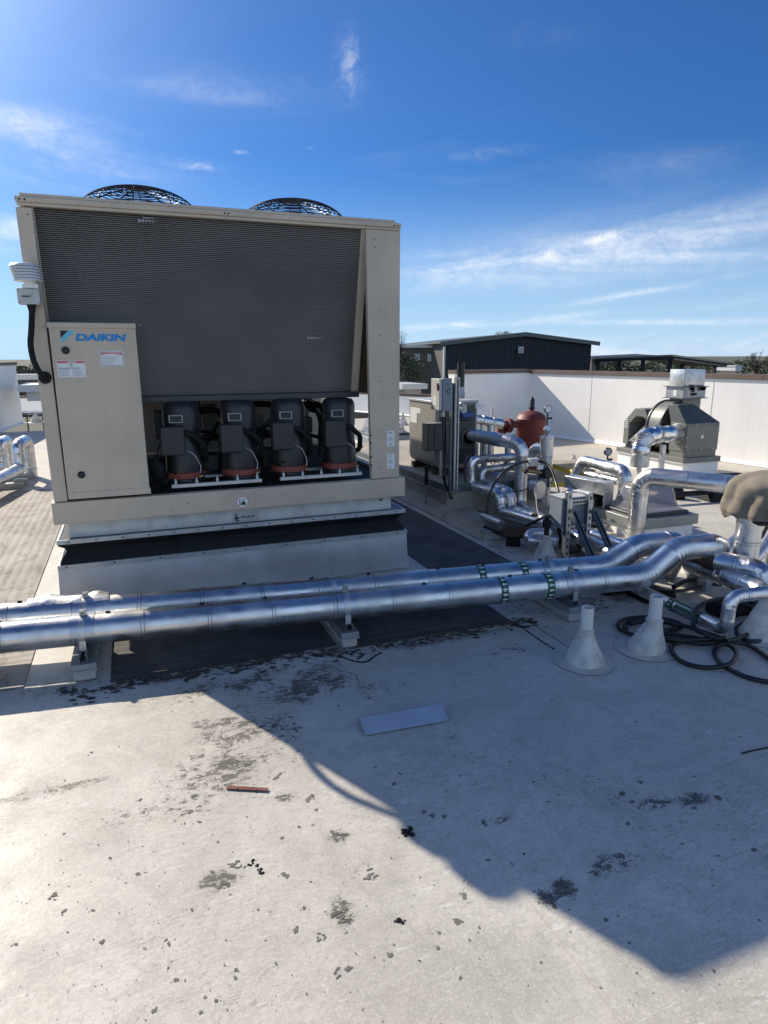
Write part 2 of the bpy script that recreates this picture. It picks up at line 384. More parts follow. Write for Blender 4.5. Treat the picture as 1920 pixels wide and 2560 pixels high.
# ================================================================== roof and setting
def roof_mat():
    m = bpy.data.materials.new('roof_membrane'); m.use_nodes = True; nt = m.node_tree; g = G(nt); b = nt.nodes['Principled BSDF']
    o = g.n('ShaderNodeTexCoord').outputs['Object']
    base = g.mix(g.ramp(g.noise(o, .9, 6, .6), .3, .7), (.59, .562, .505, 1), (.50, .472, .415, 1))
    # grime gathered in soft mottles, coarse to fine
    base = g.mix(g.ramp(g.noise(o, 2.4, 10, .72, .9), .42, .62, 0, .50), base, (.36, .335, .295, 1))
    base = g.mix(g.ramp(g.noise(o, 17, 9, .75, .7), .47, .62, 0, .36), base, (.32, .30, .27, 1))
    base = g.mix(g.ramp(g.noise(o, 62, 7, .78),   .45, .60, 0, .36), base, (.32, .31, .29, 1))
    base = g.mix(g.ramp(g.noise(o, 120, 4, .75), .52, .64, 0, .40), base, (.76, .73, .67, 1))
    # scuffed pale strokes and darker swirls left by foot traffic
    st = g.noise(g.rot(o, .5, (7, 30, 1)), 1.0, 6, .66, 2.4)
    base = g.mix(g.m('MULTIPLY', g.ramp(st, .56, .66, 0, .42), g.ramp(g.noise(o, 1.6, 3), .40, .58)), base, (.74, .73, .72, 1))
    st2 = g.noise(g.rot(o, -.9, (10, 38, 1)), 1.0, 6, .66, 2.8)
    base = g.mix(g.m('MULTIPLY', g.ramp(st2, .55, .66, 0, .8), g.ramp(g.noise(o, 1.1, 3), .40, .62)), base, (.27, .255, .225, 1))
    st3 = g.noise(g.rot(o, .15, (5, 44, 1)), 1.0, 6, .66, 1.8)
    base = g.mix(g.m('MULTIPLY', g.ramp(st3, .58, .68, 0, .6), g.ramp(g.noise(o, .8, 3), .42, .6)), base, (.30, .285, .255, 1))
    # dried algae and ponding stains, some also painted shade by the twin pipes' right end, each with its own place on the roof
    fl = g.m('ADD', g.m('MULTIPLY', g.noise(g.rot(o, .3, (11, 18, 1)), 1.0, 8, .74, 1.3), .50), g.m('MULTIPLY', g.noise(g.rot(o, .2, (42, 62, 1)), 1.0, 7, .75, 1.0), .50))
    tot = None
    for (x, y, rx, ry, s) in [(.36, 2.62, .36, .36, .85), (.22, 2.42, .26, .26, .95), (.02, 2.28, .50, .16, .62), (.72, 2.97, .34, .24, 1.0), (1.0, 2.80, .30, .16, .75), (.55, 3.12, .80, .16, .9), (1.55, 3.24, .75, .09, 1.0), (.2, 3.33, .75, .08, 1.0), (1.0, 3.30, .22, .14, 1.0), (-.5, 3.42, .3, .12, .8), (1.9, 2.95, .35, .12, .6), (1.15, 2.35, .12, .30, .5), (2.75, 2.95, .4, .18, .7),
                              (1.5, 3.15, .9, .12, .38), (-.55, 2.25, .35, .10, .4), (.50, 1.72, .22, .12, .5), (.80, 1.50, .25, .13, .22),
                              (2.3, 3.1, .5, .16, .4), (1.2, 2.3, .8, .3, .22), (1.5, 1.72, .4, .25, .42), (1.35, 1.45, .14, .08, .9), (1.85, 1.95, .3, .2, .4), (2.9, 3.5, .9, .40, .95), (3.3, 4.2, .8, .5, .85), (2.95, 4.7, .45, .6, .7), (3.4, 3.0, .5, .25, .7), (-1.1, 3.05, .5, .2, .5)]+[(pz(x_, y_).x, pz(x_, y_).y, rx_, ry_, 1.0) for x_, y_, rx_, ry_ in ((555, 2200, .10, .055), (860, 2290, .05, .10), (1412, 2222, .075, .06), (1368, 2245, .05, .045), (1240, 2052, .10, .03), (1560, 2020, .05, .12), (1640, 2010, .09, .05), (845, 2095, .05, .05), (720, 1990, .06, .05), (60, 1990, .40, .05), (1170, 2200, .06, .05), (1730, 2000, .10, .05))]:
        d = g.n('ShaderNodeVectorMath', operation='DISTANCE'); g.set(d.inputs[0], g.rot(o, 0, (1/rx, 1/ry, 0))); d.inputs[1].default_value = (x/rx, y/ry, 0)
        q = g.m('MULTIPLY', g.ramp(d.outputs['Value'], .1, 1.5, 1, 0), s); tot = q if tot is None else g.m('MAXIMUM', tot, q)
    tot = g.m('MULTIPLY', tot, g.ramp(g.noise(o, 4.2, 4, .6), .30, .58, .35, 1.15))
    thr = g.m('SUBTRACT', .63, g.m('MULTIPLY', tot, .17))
    stain_shade = g.m('MULTIPLY', g.ramp(g.m('SUBTRACT', fl, thr), -.015, .055), g.m('MINIMUM', g.m('MULTIPLY', tot, 2.4), 1.0))
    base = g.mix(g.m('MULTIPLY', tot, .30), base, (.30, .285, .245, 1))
    base = g.mix(g.m('MULTIPLY', stain_shade, .92), base, (.075, .07, .058, 1))
    # scattered pin spots
    vo = g.n('ShaderNodeTexVoronoi', i_Vector=o, i_Scale=17.0, i_Randomness=1.0)
    sel = g.ramp(g.noise(o, 3.1, 2), .56, .62)
    base = g.mix(g.m('MULTIPLY', g.ramp(vo.outputs['Distance'], .05, .10, .8, 0), sel), base, (.11, .10, .09, 1))
    vo2 = g.n('ShaderNodeTexVoronoi', i_Vector=g.scale(o, (1, 1.3, 1)), i_Scale=46.0, i_Randomness=1.0)
    base = g.mix(g.m('MULTIPLY', g.ramp(vo2.outputs['Distance'], .06, .13, .6, 0), g.ramp(g.noise(o, 2.3, 2), .52, .60)), base, (.15, .14, .125, 1))
    # welded lap seams across the sheet
    sp = g.n('ShaderNodeSeparateXYZ', i_0=o)
    for off, ax, wd in ((1.012, 0, .0025), (2.63, 0, .004), (-1.35, 0, .003), (4.4, 0, .004), (6.2, 0, .004)):
        dd = g.m('ABSOLUTE', g.m('SUBTRACT', g.m('ADD', sp.outputs[ax], g.m('MULTIPLY', g.noise(o, 2.0, 2), .012)), off+.006))
        base = g.mix(g.ramp(dd, wd*.4, wd*1.6, .45, 0), base, (.42, .36, .26, 1))
    # ochre water marks further off
    far = g.ramp(sp.outputs[1], 4.5, 9.0)
    base = g.mix(g.m('MULTIPLY', far, g.ramp(g.noise(g.scale(o, (1.2, 2.6, 1)), .8, 6, .62, .8), .42, .64, 0, .75)), base, (.50, .42, .31, 1))
    g.set(b.inputs['Base Color'], base)
    g.set(b.inputs['Roughness'], g.ramp(g.noise(o, 3.2, 5, .65), .3, .7, .40, .66)); b.inputs['Specular IOR Level'].default_value = .40
    h = g.m('ADD', g.m('MULTIPLY', g.noise(o, 2.2, 4, .5), 1.0), g.m('MULTIPLY', g.noise(o, 60, 4, .65), .16))
    bn = g.n('ShaderNodeBump', i_Height=h); bn.inputs['Strength'].default_value = .30; bn.inputs['Distance'].default_value = .014
    g.set(b.inputs['Normal'], bn.outputs[0]); MAT['roof_membrane'] = m
roof_mat()
def pad_mat(name, c, c2, ax, pitch, edge=.5):
    m = bpy.data.materials.new(name); m.use_nodes = True; nt = m.node_tree; g = G(nt); b = nt.nodes['Principled BSDF']
    o = g.n('ShaderNodeTexCoord').outputs['Object']; sp = g.n('ShaderNodeSeparateXYZ', i_0=o)
    f = g.ramp(g.noise(o, 2.2, 6, .65, .8), .34, .66)
    base = g.mix(f, (*c, 1), (*c2, 1))
    base = g.mix(g.ramp(g.noise(g.scale(o, (1, .35, 1)), 9, 8, .72, .6), .50, .64, 0, .6), base, (c2[0]*.45, c2[1]*.42, c2[2]*.36, 1))
    g.set(b.inputs['Base Color'], base); b.inputs['Roughness'].default_value = .8
    z1 = g.m('SINE', g.m('MULTIPLY', g.m('ADD', sp.outputs[0], g.m('MULTIPLY', g.m('PINGPONG', sp.outputs[1], .012), .9)), 2*math.pi/.011))
    bn = g.n('ShaderNodeBump', i_Height=g.m('ADD', z1, g.m('MULTIPLY', g.noise(o, 60, 2), .6))); bn.inputs['Strength'].default_value = .16; bn.inputs['Distance'].default_value = .003
    g.set(b.inputs['Normal'], bn.outputs[0]); MAT[name] = m
pad_mat('walk_pad', (.37, .345, .315), (.25, .225, .195), 0, .1)
pad_mat('walk_pad_grey', (.045, .047, .05), (.085, .082, .077), 0, .1)

# roof deck with a little unevenness, then the land below
def sheet(x0, x1, y0, y1, nx, ny, zf):
    mb = MB(); vs = []; fs = []
    for j in range(ny+1):
        for i in range(nx+1):
            x = x0+(x1-x0)*i/nx; y = y0+(y1-y0)*j/ny; vs.append((x, y, zf(x, y)))
    for j in range(ny):
        for i in range(nx): fs.append((j*(nx+1)+i, j*(nx+1)+i+1, (j+1)*(nx+1)+i+1, (j+1)*(nx+1)+i))
    return mb.add(vs, fs, True)
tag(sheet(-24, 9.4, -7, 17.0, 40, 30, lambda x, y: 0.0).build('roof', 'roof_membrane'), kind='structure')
base_b = MB().box((-24, -7, -5.2), (9.4, 17.0, -.03)).build('building_below', 'white_wall'); tag(base_b, kind='structure')
tag(MB().quad((-6000, -6000, -5.2), (6000, -6000, -5.2), (6000, 6000, -5.2), (-6000, 6000, -5.2)).build('ground', 'field'), kind='structure')
# walkway pads: ribbed rubber strips, each a thin real sheet
def walk_pad(label, x0, x1, y0, y1, ribs, m, ax=0, rd=.0022, h=.0075):
    mb = MB(); L = (x1-x0) if ax == 0 else (y1-y0); n = max(1, int(L/ribs)); a0 = x0 if ax == 0 else y0
    prof = []
    for i in range(n):
        p = a0+L*i/n; q = L/n
        prof += [(p, h), (p+q*.5, h), (p+q*.62, h-rd), (p+q*.86, h-rd)]
    prof.append((a0+L, h)); k = len(prof)
    if ax == 0: vs = [(p, y0, z) for p, z in prof]+[(p, y1, z) for p, z in prof]
    else: vs = [(x0, p, z) for p, z in prof]+[(x1, p, z) for p, z in prof]
    fs = [((i, i+1, k+i+1, k+i) if ax == 0 else (k+i, k+i+1, i+1, i)) for i in range(k-1)]
    mb.add(vs, fs, False)
    for (p_, q_) in (((x0, y0), (x1, y0)), ((x1, y0), (x1, y1)), ((x1, y1), (x0, y1)), ((x0, y1), (x0, y0))): mb.quad((*p_, .001), (*q_, .001), (*q_, h-rd), (*p_, h-rd))
    return tag(mb.build('walkway_pad', m), label, 'walkway pad', 'walkway pads laid on the roof')
walk_pad('weathered tan ribbed walkway pad running back along the left side of the chiller', -2.05, -.735, 4.32, 9.2, .068, 'walk_pad')
walk_pad('tan herringbone walkway pad under the pipes at the left edge, furthest left', -2.2, -.93, 3.50, 4.15, .062, 'walk_pad', 1)
walk_pad('tan herringbone walkway pad under the pipes just left of the first pipe support', -.90, -.62, 3.47, 4.15, .062, 'walk_pad', 1)
walk_pad('dark walkway strip under the twin pipes between the first and second pipe supports', -.21, 1.00, 3.37, 4.22, .075, 'walk_pad_grey', 1)
walk_pad('dark walkway strip under the twin pipes between the second and third pipe supports', 1.09, 2.12, 3.30, 4.15, .075, 'walk_pad_grey', 1)
walk_pad('dark grey walkway running back between the chiller curb and the boiler platform', 2.08, 2.78, 4.10, 9.6, .07, 'walk_pad_grey')

# right parapet, following its measured foot
WA = pz(1469, 1104); WB = pz(1804, 1152)
wd = (WB-WA); wd.z = 0; wd.normalize(); wn = Vector((wd.y, -wd.x, 0))
if wn.x < 0: wn = -wn
CORN = WA-wd*1.75; ENDP = WB+wd*9.0
def wallrun(name, label, a, b, th, h, nrm, cop=True, ctop=.072, over=.03, joint=None, m='white_wall'):
    t = thing(name, label, 'parapet wall', (a.x, a.y, 0))
    mb = MB(); a = Vector((a.x, a.y, 0)); b = Vector((b.x, b.y, 0)); d = (b-a).normalized(); L = (b-a).length
    def seg(mb, o0, o1, z0, z1, s0=0.0, s1=None):
        s1 = L if s1 is None else s1
        P = [a+d*s0+nrm*o0, a+d*s1+nrm*o0, a+d*s1+nrm*o1, a+d*s0+nrm*o1]
        mb.add([p+Vector((0, 0, z0)) for p in P]+[p+Vector((0, 0, z1)) for p in P], [(3,2,1,0),(4,5,6,7),(0,1,5,4),(1,2,6,5),(2,3,7,6),(3,0,4,7)], False)
    seg(mb, 0, th, 0.0, h-ctop); mb.build('wall', m, t)
    c = MB()
    # sloping cant of membrane at the foot
    P0, P1 = a-nrm*.08, b-nrm*.08
    c.add([P0+Vector((0,0,.006)), P1+Vector((0,0,.006)), b-nrm*.002+Vector((0,0,.06)), a-nrm*.002+Vector((0,0,.06)), b+Vector((0,0,.0)), a+Vector((0,0,.0))], [(0,1,2,3),(1,4,2),(0,3,5)], False)
    c.build('base_flashing', 'pad_membrane' if False else m, t)
    if cop:
        s0 = 0.0; k = 0
        while s0 < L:
            s1 = min(L, s0+(joint or 3.0)); cc = MB(); seg(cc, -over, th+over, h-ctop+.004, h, s0+.003, s1-.003); cc.build('coping', 'coping_brown', t); s0 = s1; k += 1
        cc = MB(); seg(cc, -over*.6, th+over*.6, h-ctop-.022, h-ctop); cc.build('drip_edge', 'white_trim', t)
    if joint:
        jm = MB(); s0 = 1.75
        while s0 < L-.2:
            seg(jm, -.0035, .001, .13, h-ctop-.03, s0, s0+.006); s0 += joint
        jm.build('wall_joints', 'wall_joint', t)
    return t
wallrun('parapet_wall', 'long white sunlit parapet wall with brown coping along the right side of the roof', CORN, ENDP, .22, 1.345, wn, joint=2.55)
en = Vector((wn.x, wn.y, 0)); e0 = CORN+en*.0; e1 = CORN-en*1.95
wallrun('parapet_wall', 'short white parapet return in shade at the far corner behind the boiler flue', e1-wd*.0, e0-wd*.0, .22, 1.36, -wd, joint=2.6)
lp0 = pz(1000, 1052); lp1 = pz(1085, 1066)
wallrun('parapet_wall', 'low white far parapet with brown coping seen between chiller and boiler', lp0-(lp1-lp0).normalized()*4, lp1+Vector((2.2, -.5, 0)), .2, .62, Vector((.35, .94, 0)).normalized())

# left parapet end wall
la = pz(58, 1058); lb = pz(0, 1080); ld = (lb-la).normalized(); ln = Vector((-abs(ld.y), ld.x*(1 if ld.y < 0 else -1), 0)).normalized()
lt = zat((la.x, la.y, 0), 905)
wallrun('parapet_wall', 'white parapet wall in shade with brown coping at the left edge of the photo', la, lb+ld*5, .3, lt, ln, over=.04)
wallrun('parapet_wall', 'low far parapet with brown coping beyond the end of the left wall', pz(-260, 1036), pz(170, 1031), .2, .52, Vector((0, 1, 0)))

# ---------------------------------------------------------------- far buildings
def gable_building():
    Y0 = 54.0
    A = pY(1110, 857, Y0); R = pY(1300, 835, Y0-1.0); B = pY(1478, 858, Y0-2.0)
    t = thing('metal_building', 'dark corrugated gable building with one small square vent beyond the parapet', 'building', (A.x, A.y, -5.2))
    d = (B-A); d.z = 0; L = d.length; d.normalize(); back = Vector((-d.y, d.x, 0)); ze = (A.z+B.z)/2; zr = R.z
    def P(u, v, z): q = A+d*u+back*v; return Vector((q.x, q.y, z))
    mb = MB()      # front in vertical ribs
    n = 66
    for i in range(n):
        u0 = L*i/n; u1 = L*(i+1)/n; um = (u0+u1)/2
        f = lambda u: ze+(zr-ze)*(1-abs(u/L-.52)/.52) if u/L < .52 else ze+(zr-ze)*(1-(u/L-.52)/.48)
        mb.add([P(u0, 0, -5.2), P(um, 0, -5.2), P(um, 0, f(um)), P(u0, 0, f(u0))], [(0, 1, 2, 3)], False)
        mb.add([P(um, -.07, -5.2), P(u1, -.07, -5.2), P(u1, -.07, f(u1)), P(um, -.07, f(um))], [(0, 1, 2, 3)], False)
        for q in (um, u1): mb.add([P(q, 0, -5.2), P(q, -.07, -5.2), P(q, -.07, f(q)), P(q, 0, f(q))], [(0, 1, 2, 3)], False)
    mb.build('front_wall', 'shaded_cladding', t)
    s = MB(); s.add([P(0, 0, -5.2), P(0, 22, -5.2), P(0, 22, ze), P(0, 0, ze)], [(0, 1, 2, 3)], False)
    s.add([P(L, 0, -5.2), P(L, 22, -5.2), P(L, 22, ze), P(L, 0, ze)], [(3, 2, 1, 0)], False); s.add([P(0, 22, -5.2), P(L, 22, -5.2), P(L, 22, ze), P(L*.52, 22, zr), P(0, 22, ze)], [(4, 3, 2, 1, 0)], False)
    s.build('side_wall', 'brown_cladding', t)
    r = MB()
    for a, b, za, zb in ((-.5, L*.52, ze-.05, zr), (L*.52, L+.6, zr, ze-.06)):
        r.add([P(a, -.5, za), P(b, -.5, zb), P(b, 22.5, zb), P(a, 22.5, za)]+[P(a, -.5, za+.14), P(b, -.5, zb+.14), P(b, 22.5, zb+.14), P(a, 22.5, za+.14)], [(3,2,1,0),(4,5,6,7),(0,1,5,4),(1,2,6,5),(2,3,7,6),(3,0,4,7)], False)
    r.build('roof', 'green_trim', t)
    rt = MB()
    for a, b, za, zb in ((-.5, L*.52, ze-.05, zr), (L*.52, L+.6, zr, ze-.06)):
        rt.add([P(a, -.56, za-.20), P(b, -.56, zb-.20), P(b, -.56, zb+.16), P(a, -.56, za+.16)], [(0, 1, 2, 3)], False)
    rt.build('fascia', 'green_trim', t)
    v = pY(1300, 875, Y0-1.2); vn = MB().cbox((v.x, v.y-.15, v.z), (.52, .1, .56), math.atan2(d.y, d.x)); f = vn.build('vent', 'white_trim', t)
    MB().cbox((v.x, v.y-.22, v.z), (.40, .08, .44), math.atan2(d.y, d.x)).build('louvre', 'label_grey', f)
    g0 = A+d*.15; MB().bar((g0.x-.3, g0.y-.35, -5.2), (g0.x-.3, g0.y-.35, ze-.3), .16, .16).build('downpipe', 'white_trim', t)
    # lower left wing
    W = [P(-.02, 4, 0), P(-9.5, 7.5, 0)]
    w_ = MB(); wz = ze-.35; dd = (W[1]-W[0]).normalized(); bk = Vector((dd.y, -dd.x, 0)); bk = bk if bk.y > 0 else -bk
    n = 40; LL = (W[1]-W[0]).length
    for i in range(n):
        for (a, b, o) in ((i/n, (i+.5)/n, 0), ((i+.5)/n, (i+1)/n, -.06)):
            p, q = W[0]+dd*LL*a-bk*(-o), W[0]+dd*LL*b-bk*(-o); p = p+bk*o; q = q+bk*o
            w_.add([(p.x, p.y, -5.2), (q.x, q.y, -5.2), (q.x, q.y, wz), (p.x, p.y, wz)], [(0, 1, 2, 3)], False)
    w_.build('side_wall', 'brown_cladding', t)
    r2 = MB(); a, b = W[0]+dd*-.2, W[1]; c_, e_ = b+bk*9, a+bk*9
    r2.add([(p.x, p.y, wz+z) for z in (.0, .22) for p in (a-bk*.6, b-bk*.6, c_, e_)], [(3,2,1,0),(4,5,6,7),(0,1,5,4),(1,2,6,5),(2,3,7,6),(3,0,4,7)], False); r2.build('roof', 'white_trim', t)
    for (px, py, wpx, hpx) in ((1086, 894, 34, 18), (1043, 893, 16, 16)):
        c0 = ppl(px, py, W[0], bk); k = (c0-ORG).dot(FWD)/FPX; ang = math.atan2(dd.y, dd.x)
        wn_ = MB().cbox(c0-bk*.12, (wpx*k, .12, hpx*k), ang).build('window', 'white_trim', t)
        for i in (-1, 0, 1): MB().cbox(c0-bk*.2+dd*(i*wpx*k*.31), (wpx*k*.27, .06, hpx*k*.8), ang).build('pane', 'window_pane', wn_)
gable_building()
def carport():
    P = lambda x, y, Y: pY(x, y, Y)
    A = P(1480, 898, 60); Rg = P(1676, 890, 52); B = P(1818, 909, 46)
    t = thing('carport', 'long dark open carport canopy on posts beyond the right parapet', 'carport', (A.x, A.y, -5.2))
    bk = Vector((.35, .94, 0))*9
    mb = MB(); top = [A, Rg, B]; th = Vector((0, 0, .32))
    for p, q in ((A, Rg), (Rg, B)):
        mb.add([p, q, q+bk+Vector((0, 0, .25)), p+bk+Vector((0, 0, .25)), p-th, q-th, q+bk-th, p+bk-th], [(0,1,2,3),(7,6,5,4),(0,4,5,1),(1,5,6,2),(2,6,7,3),(3,7,4,0)], False)
    mb.build('canopy', 'carport_dark', t)
    e = MB()
    for p, q in ((A, Rg), (Rg, B)): e.bar(p+Vector((0, -.2, .06)), q+Vector((0, -.2, .06)), .12, .16)
    e.build('edge_trim', 'green_trim', t)
    for px, f in ((1497, .08), (1556, .4), (1610, .7), (1685, 1.05), (1793, 1.85)):
        b = A+(Rg-A)*f if f <= 1 else Rg+(B-Rg)*(f-1)
        for o in (bk*.06, bk*.8): MB().bar((b.x+o.x, b.y+o.y, -5.2), (b.x+o.x, b.y+o.y, b.z-.3), .26, .26).build('post', 'carport_dark', t)
carport()
def lowbox(name, label, cat, px0, px1, ytop, ybot, Y, depth, m, mr=None):
    a = pY(px0, ybot, Y); b = pY(px1, ytop, Y); t = thing(name, label, cat, (a.x, Y, a.z))
    MB().box((a.x, Y, a.z), (b.x, Y+depth, b.z)).build('wall', m, t, .01)
    MB().box((a.x-.15, Y-.15, b.z), (b.x+.15, Y+depth+.15, b.z+.12*(1+Y/60))).build('roof', mr or m, t)
    return t
lowbox('warehouse', 'pale grey low warehouse roof far beyond the carport', 'building', 1478, 1560, 897, 935, 80, 8, 'brown_cladding', 'white_trim')
lowbox('rooftop_unit', 'small pale rooftop unit in front of the dark tree behind the chiller', 'rooftop unit', 1012, 1053, 972, 992, 19, 1.4, 'boiler_beige', 'light_grey_box')
lowbox('rooftop_unit', 'white rooftop unit with a dark opening beyond the left parapet', 'rooftop unit', 68, 112, 978, 1003, 17.5, 1.2, 'light_grey_box', 'white_trim')
lowbox('screen_wall', 'dark slatted screen wall beyond the left parapet below the trees', 'screen wall', 22, 150, 948, 985, 24, .4, 'charcoal_paint', 'strut_light')
lowbox('distant_shed', 'tiny pale shed on the horizon right of the carport', 'shed', 1838, 1856, 917, 927, 150, 8, 'white_trim', 'light_grey_box')

# ---------------------------------------------------------------- trees
def crown(mb, c, rx, rz, n, leaf, rnd, lumps=9):
    cs = []
    for i in range(lumps):
        a = rnd.uniform(0, 6.28); u = rnd.uniform(-.9, .9); q = math.sqrt(1-u*u)*rnd.uniform(.25, .85)
        cs.append((c+Vector((math.cos(a)*q*rx, math.sin(a)*q*rx, u*rz*.75)), rnd.uniform(.28, .5)))
    for i in range(n):
        k, r = rnd.choice(cs); d = Vector((rnd.gauss(0, 1), rnd.gauss(0, 1), rnd.gauss(0, 1))).normalized()*(rnd.random()**.4)
        p = k+Vector((d.x*rx*r, d.y*rx*r, d.z*rz*r)); a = Vector((rnd.gauss(0, 1), rnd.gauss(0, 1), rnd.gauss(0, 1))).normalized(); b = a.orthogonal().normalized(); b = Matrix.Rotation(rnd.uniform(0, 6.28), 3, a) @ b
        e = a.cross(b); s = leaf*rnd.uniform(.6, 1.4)
        mb.add([p-b*s, p+e*s*.45, p+b*s, p-e*s*.45], [(0, 1, 2, 3)], False)
def tree(label, px, ytop, ybot, Y, wpx, m='leaf_dark', n=1500, bare=False, seed=1):
    rnd = random.Random(seed); c0 = pY(px, (ytop+ybot)/2, Y); k = (c0-ORG).dot(FWD)/FPX; H = (ybot-ytop)*k; W = wpx*k
    t = thing('tree', label, 'tree', (c0.x, c0.y, -5.2), 'trees beyond the roof')
    base = Vector((c0.x, c0.y, -5.2)); top = Vector((c0.x, c0.y, c0.z+H*(.1 if not bare else -.2)))
    tr = MB(); tr.sweep([(base, W*.055), (base.lerp(top, .5)+Vector((W*.03, 0, 0)), W*.04), (top, W*.02)], 8)
    tips = []
    for i in range(16 if bare else 7):
        a = rnd.uniform(0, 6.28); s = base.lerp(top, rnd.uniform(.75, 1)); e = c0+Vector((math.cos(a)*W*.42*rnd.uniform(.4, 1), math.sin(a)*W*.42, H*rnd.uniform(-.2, .45)))
        mid = s.lerp(e, .5)+Vector((0, 0, H*.08)); tr.sweep([(s, W*.018), (mid, W*.012), (e, W*.004)], 5)
        if bare:
            for j in range(6):
                f = mid.lerp(e, rnd.random()); e2 = f+Vector((rnd.gauss(0, 1), rnd.gauss(0, 1), rnd.uniform(-.1, 1.2))).normalized()*W*rnd.uniform(.08, .2); tr.sweep([(f, W*.007), (e2, W*.002)], 4)
                for q in range(3): h = f.lerp(e2, rnd.random()); tr.sweep([(h, W*.004), (h+Vector((rnd.gauss(0, 1), rnd.gauss(0, 1), rnd.uniform(0, 1))).normalized()*W*.08, W*.0015)], 3)
    tr.build('trunk', 'bark', t)
    if n:
        cr = MB(); crown(cr, c0, W*.5, H*.5, n, W*.028, rnd); cr.build('crown', m, t)
    return t
tree('dark dense evergreen tree peeping out behind the right edge of the chiller', 1022, 880, 985, 30, 86, 'leaf_dark', 2600, seed=2)
tree('sparse thin-leaved tree rising above the dark evergreen at the chiller edge', 1004, 800, 890, 33, 34, 'leaf_mid', 230, True, 3)
tree('small round treetop showing above the ridge of the dark gable building', 1255, 824, 850, 84, 42, 'leaf_dark', 900, seed=4)
tree('bare branching tree on the horizon at the right edge', 1895, 878, 926, 60, 66, n=0, bare=True, seed=5)
tree('low dark bush-like tree at the far right edge below the bare tree', 1925, 905, 930, 62, 46, 'leaf_dark', 700, seed=6)
tree('dark green tree left of the chiller behind the sensor cable', 92, 903, 960, 40, 66, 'leaf_dark', 1600, seed=7)
tree('pale green tree just right of the end of the left parapet', 52, 913, 955, 46, 40, 'leaf_mid', 900, seed=8)
tree('dark tree low behind the carport posts', 1560, 902, 932, 75, 130, 'leaf_dark', 1500, seed=9)
tag(None, None) if False else None
rb = random.Random(12); tl = MB()
for i in range(260):
    x = 1480+rb.uniform(0, 480); Yd = rb.uniform(160, 420); p = pY(x, 917+rb.uniform(-3, 5), Yd); p.z = -5.2; hh = rb.uniform(2.2, 3.8)
    crown(tl, p+Vector((0, 0, hh*.6)), hh*.8, hh*.45, 60, hh*.13, rb, 4)
for i in range(120):
    x = rb.uniform(-60, 160); Yd = rb.uniform(90, 220); p = pY(x, 930, Yd); p.z = -5.2; hh = rb.uniform(3, 5.2)
    crown(tl, p+Vector((0, 0, hh*.6)), hh*.8, hh*.45, 60, hh*.13, rb, 4)
tag(tl.build('distant_woodland', 'leaf_dark'), 'far-off dark tree line along the horizon', 'woodland', kind='stuff')
# ================================================================== chiller
XL, XR, YF, YB = -.508, 1.880, 4.55, 6.75
def text_fit(txt, x0, z0, wd, ht, Y, name, m, parent, shear=0.0, off=0.0, ext=.0006):
    o = text_mesh(txt, 1.0, Matrix.Identity(4), name, m, None, ext, shear, off)
    xs = [v.co.x for v in o.data.vertices]; ys = [v.co.y for v in o.data.vertices]
    ax, bx, ay, by = min(xs), max(xs), min(ys), max(ys); offv = Vector((0, 0, 0)); p = parent
    while p is not None: offv += p.location; p = p.parent
    for v in o.data.vertices:
        v.co = Vector((x0+(v.co.x-ax)/(bx-ax)*wd, Y-v.co.z-.0006, z0+(v.co.y-ay)/(by-ay)*ht))-offv
    o.parent = parent; return o
def rect_rings(mb, prof, x0, x1, y0, y1, jit=0.0, rnd=None):
    vs = []; fs = []
    for d, z in prof:
        n = 24
        for (a, b) in (((x0+d, y0+d), (x1-d, y0+d)), ((x1-d, y0+d), (x1-d, y1-d)), ((x1-d, y1-d), (x0+d, y1-d)), ((x0+d, y1-d), (x0+d, y0+d))):
            for i in range(n):
                t = i/n; j = rnd.uniform(-jit, jit) if (jit and i) else 0
                vs.append((a[0]+(b[0]-a[0])*t, a[1]+(b[1]-a[1])*t + (j if abs(b[0]-a[0]) > abs(b[1]-a[1]) else 0), z+j*.6))
    N = 96
    for r in range(len(prof)-1):
        for i in range(N): fs.append((r*N+i, r*N+(i+1) % N, (r+1)*N+(i+1) % N, (r+1)*N+i))
    return mb.add(vs, fs, True)
def bx(px0, py0, px1, py1, Y):                            # picture rectangle on plane Y -> x0,x1,z0,z1
    a = pY(px0, py0, Y); b = pY(px1, py1, Y); return min(a.x, b.x), max(a.x, b.x), min(a.z, b.z), max(a.z, b.z)
def plate(mb, px0, py0, px1, py1, Y, th=.0012):
    x0, x1, z0, z1 = bx(px0, py0, px1, py1, Y); return mb.box((x0, Y-th, z0), (x1, Y, z1))
def lines(mb, x0, x1, z0, z1, n, Y, rnd, hh=.35):
    for i in range(n):
        z = z1-(z1-z0)*(i+.5)/n; q = (z1-z0)/n*hh; mb.box((x0, Y-.0004, z-q/2), (x0+(x1-x0)*rnd.uniform(.55, 1), Y, z+q/2))

ch = thing('air_cooled_chiller', 'tall tan air-cooled chiller with a dark condenser coil, four compressors and two top fans', 'chiller', (.69, 5.65, 0.49))
rnd = random.Random(5)
# base frame
b = MB(); b.box((-.513, YF-.012, .585), (1.915, YF+.05, .728)); b.box((-.513, YF+.05, .585), (-.463, YB+.05, .728)); b.box((1.865, YF+.05, .585), (1.915, YB+.05, .728)); b.box((-.463, YB, .585), (1.865, YB+.05, .728))
b.build('base_frame', 'tan_paint', ch, .004)
MB().box((-.46, YF+.055, .69), (1.86, YB-.005, .705)).build('floor_pan', 'tar', ch)
